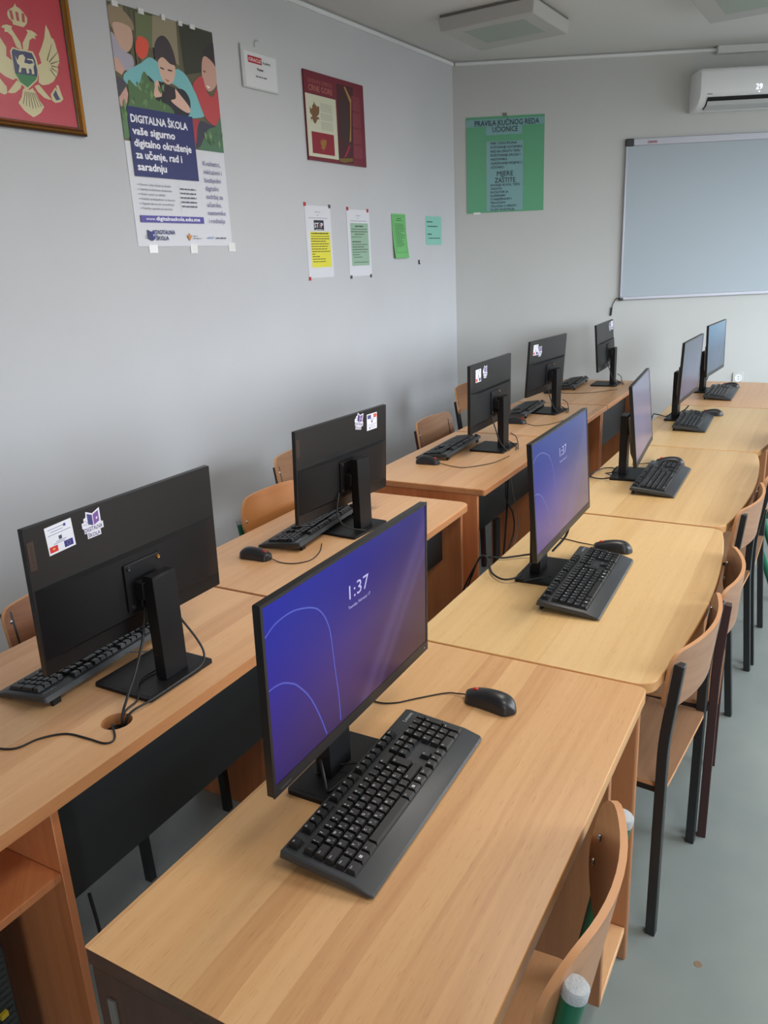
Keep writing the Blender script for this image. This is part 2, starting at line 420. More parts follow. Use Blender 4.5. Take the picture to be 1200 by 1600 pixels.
def screw_heads(parent, pts, nrm):
    for p in pts:
        b = MB(); M = Matrix.Translation(p) @ Vector(nrm).to_track_quat('Z', 'Y').to_matrix().to_4x4()
        b.lathe([(.0085, -.001), (.0085, .002), (.006, .0035), (.0028, .0035), (.0026, .001)], M_STEEL, 14, M)
        b.build('screw_head', parent, smooth=40)

def desk(org, rz, W, Ln, label, group, top_mat, side, bulge=0, rc=(0, 0, 0, 0), bevel=.005, hole=None, gap0=.009, gap1=.009, cat='desk', edge=None, near=None, soft_side=None):
    """local x runs across the desk, local y along the row; side +1: the user sits at +x."""
    t = thing('computer_desk', (org[0], org[1], 0), rz, label, cat, group)
    y0, y1 = gap0*.5, Ln-gap1*.5
    ol = rrect(0, W, y0, y1, rc, 6)
    if bulge:
        out = []
        for (x, y) in ol: out.append((x, y))
        # arc between the two rounded right-hand corners
        k = max(i for i, p in enumerate(out) if p[1] < Ln/2 and p[0] > W/2)
        a, c = out[k], out[k+1]; arc = []
        for i in range(1, 18):
            u = i/18; arc.append((a[0]+(c[0]-a[0])*u+bulge*math.sin(math.pi*u)**.8, a[1]+(c[1]-a[1])*u))
        out[k+1:k+1] = arc; ol = out
    worktop(t, ol, top_mat, hole=hole, bevel=bevel, edge=edge, near=near, soft_side=soft_side)
    zt = DZ-.0285
    return t, y0, y1, zt

def right_desk(org, W, Ln, label, bulge, rc, top_mat, first=False):
    t, y0, y1, zt = desk(org, .034, W, Ln, label, 'desks of the row by the aisle', top_mat, 1, bulge, rc, .011 if first else .0035, edge=M_EDGEO, near=M_SHADEP if first else None, soft_side=W-.03 if first else None)
    xr = W-(.010 if first else .035)
    upright(t, 'side_panel', .03 if not first else .004, xr, y0+.002, y0+.021, 0.0, zt, M_SHADEP if first else M_BEECHR, rnd=True)
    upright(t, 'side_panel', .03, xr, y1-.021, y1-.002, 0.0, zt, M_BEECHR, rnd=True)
    upright(t, 'modesty_panel', .05, .066, y0+.0225, y1-.0225, .30, zt-.004, M_BLKP)
    if first:
        upright(t, 'partition', .10, xr-.004, y1-.262, y1-.244, .10, zt, M_BEECHR)
        upright(t, 'bottom_shelf', .10, xr-.006, y1-.243, y1-.022, .085, .103, M_BEECHL)
        b = MB(); b.box(.032, .046, y0-.0015, y0+.0018, .02, zt-.05, mat('grey_strip', (122, 118, 112), .5)); tag(b.build('edge_strip', t), 'grey edge strip')
    return t
RO = []
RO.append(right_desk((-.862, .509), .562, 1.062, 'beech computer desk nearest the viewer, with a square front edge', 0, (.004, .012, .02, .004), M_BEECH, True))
RO.append(right_desk((-.922, 1.568), .600, 1.160, 'yellow beech desk behind the nearest desk of the aisle row, with bowed front edge', .041, (.004, .05, .05, .004), M_OAK))
RO.append(right_desk((-.962, 2.732), .600, 1.168, 'yellow bowed desk third along the aisle row', .041, (.004, .05, .05, .004), M_OAK))
RO.append(right_desk((-1.003, 3.902), .603, 1.145, 'yellow bowed desk fourth along the aisle row', .041, (.004, .05, .05, .004), M_OAK))
RO.append(right_desk((-1.042, 5.049), .603, 1.02, 'desk at the far end of the aisle row, nearest the whiteboard wall', .041, (.004, .05, .05, .004), M_BEECHL))

def left_desk(org, rz, W, Ln, label, rc, hole=None, cubby=False, cut=.40, px=.05, px0=None):
    t, y0, y1, zt = desk(org, rz, W, Ln, label, 'desks of the row along the left wall', M_BEECHL, -1, 0, rc, .007, hole)
    xr = W-.035
    upright(t, 'side_panel', px if px0 is None else px0, xr, y0+.004, y0+.022, 0.0, zt, rnd=False)
    upright(t, 'side_panel', px, xr, y1-.022, y1-.004, 0.0, zt, rnd=False)
    yp = y0+.0225
    if cubby:
        yp = .4225
        upright(t, 'partition', .05, xr-.005, .403, .421, 0.0, zt)
        upright(t, 'shelf', .07, xr-.007, y0+.023, .4025, .537, .555)
        yp = .4215
    mp = upright(t, 'modesty_panel', W-.135, W-.118, yp, y1-.0225, cut, zt-.003, M_BLKP)
    if cubby: screw_heads(t, [(W-.118, yp+.035, zt-.07), (W-.118, yp+.035, cut+.07)], (1, 0, 0))
    return t
AH = Matrix.Rotation(-.047, 3, 'Z') @ (Vector((-1.294, .944, 0))-Vector((-1.792, .290, 0)))
LO = []
LO.append(left_desk((-1.792, .290), .047, .62, 1.302, 'nearest desk of the left row, with a round cable hole in its top', (.004, .004, .004, .004), hole=(AH.x, AH.y, .033), cubby=True))
LO.append(left_desk((-1.853, 1.592), .047, .62, 1.076, 'second desk of the left row, with a rounded far corner above a gap', (.004, .004, .045, .02), cut=.50))
LO.append(left_desk((-1.905, 2.845), .040, .598, 1.052, 'left row desk just past the gap, with its beech side panel showing', (.01, .012, .004, .004), cut=.485, px=.22, px0=.05))
LO.append(left_desk((-1.947, 3.899), .040, .598, .985, 'left row desk second past the gap', (.004, .004, .004, .004), cut=.47, px=.22))
LO.append(left_desk((-1.986, 4.886), .040, .598, 1.06, 'last desk of the left row, against the whiteboard wall', (.004, .004, .004, .004), px=.22))

# ------------------------------------------------------------------ monitors
SW, SH, PW, PH = .5275, .2965, .5394, .322
PALS = {'near': ((36, 40, 178), (56, 50, 128), (50, 44, 160), (90, 66, 96), (58, 38, 112), (86, 60, 62)),  # picture colours with glare and reflections painted in, most on the far screens
        'second': ((50, 74, 172), (72, 92, 168), (78, 84, 190), (136, 130, 150), (116, 92, 160), (148, 128, 134)),
        'third': ((136, 142, 178), (146, 150, 176), (140, 144, 184), (152, 150, 176), (150, 142, 172), (160, 152, 172)),
        'fourth': ((92, 108, 138), (100, 116, 144), (104, 118, 148), (116, 130, 158), (124, 128, 158), (132, 136, 160)),
        'fifth': ((104, 160, 206), (150, 190, 222), (82, 116, 150), (92, 128, 160), (84, 104, 128), (92, 112, 136))}
def lock_col(u, v, pal):
    def lerp(a, b, t): return [p+(q-p)*t for p, q in zip(a, b)]
    top = lerp(pal[0], pal[1], u**1.2)
    mid = lerp(pal[2], pal[3], u)
    bot = lerp(pal[4], pal[5], u**.8)
    c = lerp(mid, top, max(0, (v-.5)*2)**.8) if v > .5 else lerp(bot, mid, v*2)
    # pale fans of the wallpaper
    d = (u-.54-.55*v); w = math.exp(-((d+.02)/.05)**2)*.22+math.exp(-((d-.07)/.03)**2)*.18
    g = math.exp(-(((u-.42)/.22)**2+((v-.3)/.35)**2))*.25
    return [min(255, p+ (q-p)*w + g*r) for p, q, r in zip(c, (150, 140, 205), (40, 20, 40))]
def srgb_lin(c): return srgb(*c)
scr_mats = {}
def screen_material(strength):
    k = round(strength, 3)
    if k in scr_mats: return scr_mats[k]
    m = bpy.data.materials.new('lock_screen'); m.use_nodes = True; nt = m.node_tree; p = nt.nodes['Principled BSDF']
    a = nt.nodes.new('ShaderNodeVertexColor'); a.layer_name = 'picture'
    p.inputs['Base Color'].default_value = srgb(5, 5, 6); p.inputs['Roughness'].default_value = .22; p.inputs['Specular IOR Level'].default_value = .16
    nt.links.new(a.outputs['Color'], p.inputs['Emission Color']); p.inputs['Emission Strength'].default_value = strength
    scr_mats[k] = m; return m
ARC1 = [(0.003, 0.841), (0.046, 0.875), (0.095, 0.886), (0.144, 0.881), (0.194, 0.857), (0.238, 0.826), (0.27, 0.787), (0.301, 0.715), (0.324, 0.607), (0.338, 0.405), (0.354, 0.195), (0.36, 0.021)]
ARC2 = [(0.002, 0.55), (0.035, 0.549), (0.071, 0.533), (0.106, 0.499), (0.136, 0.458), (0.189, 0.346), (0.235, 0.197), (0.276, 0.017)]
def make_screen(strength, pal):
    nu, nv = 56, 32; sm = screen_material(strength); soft = {'near': 1, 'second': .5}.get(pal, .0)
    pc = PALS[pal]
    white = mat('screen_digits_%d' % (strength*100), (20, 20, 22), .3, emit=(190, 190, 240), estr=strength*1.25) if soft else sm
    arc = mat('screen_arc_%d' % (strength*100), (20, 20, 22), .3, emit=(74, 88, 206) if pal == 'near' else (104, 116, 204), estr=strength)
    b = MB(); z0 = -PH/2+.0205
    P = lambda u, v, d=0: (d, -SW/2+SW*u, z0+SH*v)
    vs = [P(i/nu, j/nv) for j in range(nv+1) for i in range(nu+1)]
    fs = [(j*(nu+1)+i, j*(nu+1)+i+1, (j+1)*(nu+1)+i+1, (j+1)*(nu+1)+i) for j in range(nv) for i in range(nu)]
    b.add(vs, fs, sm)
    cols = [(*lock_col(i/nu, j/nv, pc),) for j in range(nv+1) for i in range(nu+1)]
    for A in (ARC1, ARC2) if soft else ():
        pp = smooth_path([(u, v, 0) for u, v in A], 4)
        for w, mt, d in ((.0028, arc, .0003),):
            L = [];
            for i, q in enumerate(pp):
                a = pp[max(i-1, 0)]; c = pp[min(i+1, len(pp)-1)]; n = Vector((-(c.y-a.y)*SH, (c.x-a.x)*SW, 0)).normalized()
                L.append((q, n))
            vs = [];
            for q, n in L:
                for sgn in (1, -1):
                    x = min(.999, max(.001, q.x+sgn*n.x*w/SW*.5)); y = min(.999, max(.001, q.y+sgn*n.y*w/SH*.5)); vs.append(P(x, y, d))
            b.add(vs, [(2*i, 2*i+1, 2*i+3, 2*i+2) for i in range(len(L)-1)], mt)
    if soft: b.text('1:37', P(.505, .722, .0004), (0, 1, 0), (0, 0, 1), white, w=SW*.125, h=SH*.088, bold=0.0, align='C')
    if soft: b.text('Tuesday, February 17', P(.505, .664, .0004), (0, 1, 0), (0, 0, 1), white, w=SW*.14, h=SH*.02, align='C')
    o = b.build('screen')
    ca = o.data.color_attributes.new('picture', 'FLOAT_COLOR', 'POINT')
    for i, v in enumerate(o.data.vertices):
        ca.data[i].color = srgb(*cols[i]) if i < len(cols) else (1, 1, 1, 1)
    return o
def make_housing():
    b = MB(); t = .0095
    # thin panel shell with bezel
    out = rrect(-PW/2, PW/2, -PH/2, PH/2, .003, 3)
    fn = lambda a, c, z: (z, a, c)
    b.prism(out, -.0125, -.0012, M_BEZEL, fn)
    # raised lower back with chamfered ends
    z1, z0 = .030, -.128
    y = PW/2-.004; d0, d1 = -.0125, -.030
    vs = [(d0, -y, z0), (d0, y, z0), (d0, y, z1), (d0, -y, z1), (d1, -y+.062, z0+.014), (d1, y-.062, z0+.014), (d1, y-.062, z1-.004), (d1, -y+.062, z1-.004)]
    b.add(vs, [(4, 7, 6, 5), (0, 4, 5, 1), (1, 5, 6, 2), (2, 6, 7, 3), (3, 7, 4, 0)], M_PLAST)
    # lip around the screen
    zs0, zs1 = -PH/2+.0205, -PH/2+.0205+SH
    for (a0, a1, c0, c1) in ((-PW/2, -SW/2, -PH/2, PH/2), (SW/2, PW/2, -PH/2, PH/2), (-SW/2, SW/2, -PH/2, zs0), (-SW/2, SW/2, zs1, PH/2)):
        b.box(-.0012, .0012, a0, a1, c0, c1, M_BEZEL)
    b.text('Lenovo', (.0014, -SW/2+.012, -PH/2+.006), (0, 1, 0), (0, 0, 1), mat('bezel_logo', (84, 84, 88), .4), h=.0068)
    b.box(.0012, .0015, SW/2-.012, SW/2-.009, -PH/2+.009, -PH/2+.0105, mat('power_led', (200, 200, 205), .4))
    return b.build('housing', smooth=35)
def make_stand():
    base = MB(); base.prism(rrect(-.112, .068, -.105, .105, .008, 4), 0, .009, M_PLAST)
    base.box(-.104, .060, -.097, .097, .0088, .0094, M_PLAST)
    ob = base.build('base_plate', bevel=.0015)
    c = MB(); c.box(-.084, -.052, -.036, .036, .0095, .262, M_PLAST); c.box(-.082, -.054, -.034, .034, .262, .2645, M_PLAST)
    oc = c.build('column', bevel=.003)
    return ob, oc
def sticker_flags(e, z, rot, up=True, w=.066, h=.060):
    """white sticker with two little flags; (e, z) is its centre as seen from behind"""
    b = MB(); cs, sn = math.cos(rot), math.sin(rot); d = -.0129
    def P(a, c, dd=0): return (d-dd, -(e+a*cs-c*sn), z+a*sn+c*cs)
    def q(a0, a1, c0, c1, mt, dd): b.poly([P(a0, c0, dd), P(a1, c0, dd), P(a1, c1, dd), P(a0, c1, dd)], mt)
    b.prism([(-w/2, -h/2), (w/2, -h/2), (w/2, h/2), (-w/2, h/2)], 0, .0002, flat((232, 232, 240), .45), lambda a, c, t: P(a, c, t))
    grey = flat((130, 130, 170)); q(-.03, -.010, -.026, -.013, flat((214, 44, 48)), .0003); q(.006, .028, -.026, -.012, flat((44, 48, 130)), .0003)
    q(-.023, -.017, -.021, -.017, flat((224, 170, 70)), .0004)
    for k in range(8):
        a = 2*math.pi*k/8; q(.017+.0042*math.cos(a)-.0006, .017+.0042*math.cos(a)+.0006, -.019+.0042*math.sin(a)-.0006, -.019+.0042*math.sin(a)+.0006, flat((225, 190, 60)), .0004)
    q(-.004, .004, -.004, .004, flat((70, 70, 90)), .0003)
    for c0, a0, a1 in ((.022, -.026, .012), (.016, -.020, .010), (.010, -.028, .028), (-.007, -.012, .014), (-.0105, -.018, .010)): q(a0, a1, c0, c0+.0013, grey, .0003)
    q(.012, .018, .019, .025, flat((70, 70, 150)), .0003)
    return b
def sticker_logo(e, z, rot):
    b = MB(); cs, sn = math.cos(rot), math.sin(rot); d = -.0129
    def P(a, c, dd=0): return (d-dd, -(e+a*cs-c*sn), z+a*sn+c*cs)
    ol = [(-.018, -.030), (.018, -.030), (.018, -.017), (.027, -.017), (.027, -.002), (.022, -.002), (.022, .030), (.002, .022), (-.014, .030), (-.016, .018), (-.022, .016), (-.022, .008), (-.028, .008), (-.028, -.004), (-.024, -.006), (-.024, -.017), (-.018, -.017)]
    b.prism(ol, 0, .0002, flat((232, 230, 240), .45), lambda a, c, t: P(a, c, t))
    b.poly([P(-.012, .001, .0003), P(.001, -.004, .0003), P(.001, .019, .0003), P(-.012, .025, .0003)], flat((66, 62, 120)))
    b.poly([P(.003, -.004, .0003), P(.018, .001, .0003), P(.018, .025, .0003), P(.003, .019, .0003)], flat((128, 84, 160)))
    b.poly([P(.010, .006, .0004), P(.014, .008, .0004), P(.014, .012, .0004), P(.010, .011, .0004)], flat((232, 230, 240), .45))
    for a, c in ((-.018, .010), (-.022, .003), (-.017, .002), (-.014, .006)): b.poly([P(a-.001, c-.001, .0003), P(a+.001, c-.001, .0003), P(a+.001, c+.001, .0003), P(a-.001, c+.001, .0003)], flat((66, 62, 120)))
    ex = Vector(P(1, 0))-Vector(P(0, 0)); ey = Vector(P(0, 1))-Vector(P(0, 0)); tx = flat((72, 58, 118))
    b.text('DIGITALNA', P(-.0225, -.0145, .0003), ex, ey, tx, w=.046, h=.0092, bold=.02)
    b.text('ŠKOLA', P(-.0155, -.0275, .0003), ex, ey, tx, w=.031, h=.0082, bold=.02)
    return b
def badge():
    b = MB(); d = -.0128
    P = lambda e, z, dd=0: (d-dd, -e, z)
    b.prism([(-.266, .072), (-.250, .072), (-.250, .132), (-.266, .132)], 0, .0004, mat('badge_bronze', (74, 58, 50), .4, .3), lambda a, c, t: P(a, c, t))
    b.text('Lenovo', P(-.2545, .079, .0006), (0, 0, 1), (0, 1, 0), mat('badge_letters', (44, 36, 34), .5), w=.046, h=.008)
    return b
PROTO = {}
def monitor(pos, psi, tilt, zc, side, label, group, flags=None, logo=None, strength=.6, cables=None, pal='near', warm_screw=False):
    """pos: middle of the front of the panel; side +1: screen faces +x, -1: screen faces -x"""
    rz = -psi if side > 0 else math.pi-psi
    ta = tilt if side > 0 else -tilt
    t = thing('computer_monitor', (pos[0], pos[1], DZ), rz, label, 'monitor', group)
    pl = dict(loc=(0, 0, zc-DZ), rot=(0, -ta, 0))
    def place(o, par, at=True):
        o.parent = par
        if at: o.location = pl['loc']; o.rotation_euler = pl['rot']
        return o
    if 'housing' not in PROTO:
        PROTO['housing'] = make_housing(); PROTO['stand'] = make_stand(); h = PROTO['housing']; sb, sc = PROTO['stand']
    else:
        h = PROTO['housing'].copy(); COL.objects.link(h)
        sb, sc = [o.copy() for o in PROTO['stand']]; COL.objects.link(sb); COL.objects.link(sc)
    place(h, t); place(sb, t, False); place(sc, t, False)
    sc.location = (0, -.012 if side < 0 else -.010, 0)
    k = ('scr', strength, pal)
    if k not in PROTO: PROTO[k] = make_screen(strength, pal); sn = PROTO[k]
    else: sn = PROTO[k].copy(); COL.objects.link(sn)
    place(sn, t)
    # arm with its square mounting plate
    b = MB(); zv = -.045
    if 'arm' not in PROTO:
        b.box(-.036, -.0303, -.056, .056, zv-.056, zv+.056, M_PLAST); b.box(-.062, -.036, -.034, .034, zv-.030, zv+.012, M_PLAST)
        b.box(-.047, -.036, -.026, .026, zv-.052, zv-.030, M_PLAST)
        PROTO['arm'] = b.build('arm', bevel=.002); a = PROTO['arm']
    else: a = PROTO['arm'].copy(); COL.objects.link(a)
    place(a, t)
    for (sy, sz) in ((-1, 1), (1, 1), (1, -1), (-1, -1)):
        kk = 'screw%d%d' % (sy, sz)
        if kk not in PROTO:
            s = MB(); M = Matrix.Translation((-.036, sy*.045, zv+sz*.046)) @ Matrix.Rotation(-math.pi/2, 4, 'Y')
            s.lathe([(.0052, -.001), (.0052, .002), (.004, .0035), (.002, .003)], M_BRASS if (sy, sz) == (-1, 1) else M_TUBEB, 12, M)
            PROTO[kk] = s.build('screw', smooth=40); so = PROTO[kk]
        else: so = PROTO[kk].copy(); COL.objects.link(so)
        so.parent = a
    if flags: o = sticker_flags(*flags).build('flag_sticker', h); tag(o, 'white sticker with two small flags')
    if logo: o = sticker_logo(*logo).build('logo_sticker', h); tag(o, 'white cut-out sticker reading DIGITALNA ŠKOLA')
    if 'badge' not in PROTO: PROTO['badge'] = badge().build('name_badge', h); o = PROTO['badge']
    else: o = dup(PROTO['badge'], h)
    for path, r in (cables or []):
        b = MB(); b.tube(smooth_path([to_local(t, p) for p in path], 6), r, M_CABLE, 8); b.build('monitor_cable', t, smooth=60)
    return t
GB, GF = 'monitors seen from behind along the left row', 'monitors facing the aisle'
F_ = .02
MON = {}
def back_front(x, y, psi): return (x-F_*math.cos(psi), y+F_*math.sin(psi))
for k, x, y, z, psi, ta, lab, fl, lg in (
    ('A0', -1.378, 1.131, 1.037, -.035, -.027, 'monitor seen from behind on the nearest left desk, with a tilted white flag sticker', (-.187, .121, .06, True), (-.103, .124, .02)),
    ('A1', -1.553, 2.240, .996, .031, -.050, 'second monitor from behind in the left row, its two stickers at the far top corner', (.174, .114, math.pi), (.092, .130, -.22)),
    ('B0', -1.585, 3.590, 1.031, -.041, -.008, 'monitor from behind, first one past the gap, stickers toward its near edge', (-.171, .105, .0), (-.086, .113, -.08)),
    ('B1', -1.671, 4.608, 1.036, .055, -.068, 'fourth monitor from behind in the left row, with two touching white stickers', (-.190, .108, -.03), (-.128, .095, .03)),
    ('B2', -1.648, 5.743, 1.031, -.073, .072, 'farthest monitor of the left row, seen from behind below the whiteboard corner', (.222, .122, .0), (.150, .118, -.05))):
    p = back_front(x, y, psi); cx = []
    MON[k] = (p, psi)
    if k == 'A0':
        hz = (-1.294, .944)
        cx = [([(-1.365, 1.12, .93), (-1.345, 1.085, .87), (-1.318, 1.03, .82), (-1.300, .985, .785), (-1.293, .957, .745), (-1.293, .95, .66)], .0032),
              ([(-1.375, 1.19, .93), (-1.345, 1.205, .87), (-1.312, 1.215, .82), (-1.293, 1.215, .785), (-1.283, 1.19, .766), (-1.280, 1.12, .763), (-1.279, 1.03, .760), (-1.287, .97, .752), (-1.289, .955, .70)], .0028),
              ([(-1.36, 1.185, .765), (-1.37, 1.09, .763), (-1.34, 1.045, .7635), (-1.312, 1.02, .757), (-1.301, .97, .752), (-1.296, .95, .70)], .0022)]
    elif k == 'A1':
        cx = [([(-1.545, 2.17, .90), (-1.53, 2.13, .83), (-1.50, 2.15, .785), (-1.46, 2.2, .765)], .003)]
    else:
        X, Y = p; c, s = math.cos(psi), math.sin(psi)
        g = lambda a, bb, z: (X+a*c+bb*s, Y-a*s+bb*c, z)
        cx = [([g(.036, -.07, .93), g(.06, -.075, .87), g(.085, -.085, .81), g(.112, -.075, .768), g(.125, -.05, .7575)], .003),
              ([g(.060, .02, .93), g(.045, .03, .86), g(.05, .0525, .80), g(.10, .06, .767), g(.135, .02, .7575), g(.15, -.03, .757)], .0026),
              ([g(.09, .055, .82), g(.112, .075, .80), g(.118, .085, .770), g(.13, .06, .7575), g(.155, -.01, .757)], .0024)]
    monitor(p, psi, ta, z, -1, lab, GB, fl[:3], lg, .22, cx)
for k, x, y, z, psi, ta, lab, st in (
    ('R0', -.710, 1.033, 1.048, -.046, -.025, 'nearest monitor facing the aisle, bright blue lock screen reading 1:37', .72),
    ('R1', -.721, 2.130, 1.044, -.049, .060, 'second monitor facing the aisle, paler blue lock screen', .62),
    ('R2', -.792, 3.326, 1.010, -.122, .100, 'third monitor facing the aisle, washed out grey lilac screen on a turned stand', .55),
    ('R3', -.855, 4.637, 1.035, -.010, -.035, 'fourth monitor facing the aisle, grey blue screen seen almost edge-on', .5),
    ('R4', -.890, 5.621, 1.038, .031, .027, 'farthest monitor facing the aisle, light blue glare on its screen', .62)):
    X, Y = x, y; c, s = math.cos(psi), math.sin(psi)
    g = lambda a, bb, z: (X+a*c+bb*s, Y-a*s+bb*c, z)
    cx = []
    if k == 'R0':
        cx = [([g(-.07, -.05, .80), g(-.045, -.075, .775), g(-.035, -.08, .7625), g(-.03, -.04, .7625)], .0026)]
    if k == 'R1':
        cx = [([(-.80, 2.20, .80), (-.832, 2.212, .772), (-.865, 2.216, .7605), (-.90, 2.19, .7575), (-.927, 2.168, .757), (-.97, 2.155, .757), (-1.0, 2.145, .745), (-1.05, 2.10, .60), (-1.06, 2.08, .40)], .003),
              ([(-.79, 2.06, .80), (-.81, 2.03, .768), (-.848, 1.998, .7605), (-.90, 2.03, .7585), (-.944, 2.10, .758), (-.975, 2.15, .757), (-1.01, 2.17, .74), (-1.06, 2.18, .62)], .003),
              ([(-.735, 2.26, .90), (-.76, 2.28, .82), (-.79, 2.24, .775)], .0035)]
    if k == 'R2':
        cx = [([(-.87, 3.24, .80), (-.90, 3.29, .765), (-.917, 3.382, .757), (-.96, 3.365, .757), (-.98, 3.263, .7575), (-.965, 3.205, .7575), (-.92, 3.19, .7575), (-.875, 3.185, .768)], .0028),
              ([(-.86, 3.14, .79), (-.90, 3.20, .78), (-.915, 3.26, .765), (-.88, 3.30, .763)], .0024)]
    if k == 'R3':
        cx = [([(-.93, 4.66, .80), (-.948, 4.625, .775), (-.97, 4.61, .7605), (-1.0, 4.645, .757), (-1.035, 4.67, .757), (-1.066, 4.70, .74), (-1.08, 4.72, .6)], .0028),
              ([(-.92, 4.70, .85), (-.955, 4.72, .86), (-.96, 4.74, .83), (-.925, 4.75, .81)], .0022),
              ([(-.85, 4.60, .83), (-.875, 4.63, .80), (-.905, 4.63, .78)], .003)]
    if k == 'R4':
        cx = [([g(-.035, .03, .90), g(-.045, .01, .83), g(-.08, .06, .80)], .003)]
    monitor((x, y), psi, ta, z, 1, lab, GF, None, None, st, cx, {'R0': 'near', 'R1': 'second', 'R2': 'third', 'R3': 'fourth', 'R4': 'fifth'}[k])

# ------------------------------------------------------------------ keyboards
U = .01905; KL, KD = .457, .170
ROWS = []
def keylist():
    """(x across towards the user, y from the left end, width u, depth u, big legend, small legend) in key units"""
    K = []
    def row(r, y, items):
        for it in items:
            if isinstance(it, (int, float)): y += it; continue
            w, lg, sm = it; K.append((r, y, w, 1, lg, sm)); y += w
    row(-1.5, 0, [(1, 'Esc', ''), 1]+[(1, 'F%d' % i, '') for i in range(1, 5)]+[.5]+[(1, 'F%d' % i, '') for i in range(5, 9)]+[.5]+[(1, 'F%d' % i, '') for i in range(9, 13)]+[.27, (1, 'PrtSc', ''), (1, 'ScrLk', ''), (1, 'Pause', '')])
    row(0, 0, [(1, '¸', '¨')]+[(1, a, c) for a, c in zip('1234567890', '!"#$%&/()=')]+[(1, "'", '?'), (1, '+', '*'), (2, '←', '')])
    row(1, 0, [(1.5, 'Tab', '')]+[(1, a, '') for a in 'QWERTZUIOPŠĐ'])
    row(2, 0, [(1.75, 'Caps', '')]+[(1, a, '') for a in 'ASDFGHJKLČĆŽ'])
    row(3, 0, [(1.25, 'Shift', ''), (1, '<', '>')]+[(1, a, '') for a in 'YXCVBNM']+[(1, ',', ';'), (1, '.', ':'), (1, '-', '_'), (2.75, 'Shift', '')])
    row(4, 0, [(1.25, 'Ctrl', ''), (1.25, '#', ''), (1.25, 'Alt', ''), (6.25, '', ''), (1.25, 'Alt', ''), (1.25, '#', ''), (1.25, '=', ''), (1.25, 'Ctrl', '')])
    K.append((1, 13.75, 1.25, 2, '↵', ''))
    for r, a in ((0, ('Ins', 'Home', 'PgUp')), (1, ('Del', 'End', 'PgDn'))):
        for i, s in enumerate(a): K.append((r, 15.27+i, 1, 1, s, ''))
    K += [(3, 16.27, 1, 1, '↑', '')]+[(4, 15.27+i, 1, 1, s, '') for i, s in enumerate('←↓→')]
    x = 18.54
    for i, s in enumerate(('Num', '/', '*', '-')): K.append((0, x+i, 1, 1, s, ''))
    for r, a in ((1, '789'), (2, '456'), (3, '123')):
        for i, s in enumerate(a): K.append((r, x+i, 1, 1, s, ''))
    K += [(1, x+3, 1, 2, '+', ''), (3, x+3, 1, 2, '↵', ''), (4, x, 2, 1, '0', ''), (4, x+2, 1, 1, '.', '')]
    return K
KEYS = keylist()
def key_geo(b, k):
    r, c, w, d, lg, sm = k
    x0 = -KD/2+.0365+r*U; y0 = -KL/2+.014+c*U
    g = .0006; x1 = x0+d*U-g; y1 = y0+w*U-g; x0 += g; y0 += g
    zb, zt = .0175, .0265-(.0008*max(r, 0) if r < 4 else .0032)
    b.frustum(x0, x1, y0, y1, zb, zt, .0022, .0022, M_KEY, dx=-.0006)
    # legend faces the user (+x side): text runs along +y, its top towards -x
    ex, ey = (0, 1, 0), (-1, 0, 0)
    if lg == '#':
        for i in (0, 1):
            for j in (0, 1):
                b.poly([(x0+.006+i*.0028+u, y0+.007+j*.0028+v, zt+.0002) for u, v in ((0, 0), (.0023, 0), (.0023, .0023), (0, .0023))], M_LEG)
    elif lg == '=':
        for i in range(3): b.poly([(x0+.0055+i*.002+u, y0+.007+v, zt+.0002) for u, v in ((0, 0), (.001, 0), (.001, .006), (0, .006))], M_LEG)
    elif lg:
        L = len(lg); h = .0046 if L == 1 else (.0034 if L == 2 else .0026)
        b.text(lg, (x0+(.0078 if L == 1 else .0075), y0+.0040, zt+.0002), ex, ey, M_LEG, h=h)
        if sm: b.text(sm, (x0+.0134, y0+.0040, zt+.0002), ex, ey, M_LEG, h=.0030)
        elif L == 1 and lg.isalpha() and lg in 'QWEYVBNMFGCŽSD': b.text(lg.lower(), (x0+.0132, y0+.0098, zt+.0002), ex, ey, M_LEG, h=.0024)
prefetch([(k[4], .012) for k in KEYS if k[4]]+[(k[5], .012) for k in KEYS if k[5]]+[(c.lower(), 0.0) for c in 'QWEYVBNMFGCŽSD'])
KP = {}
TILT = .098
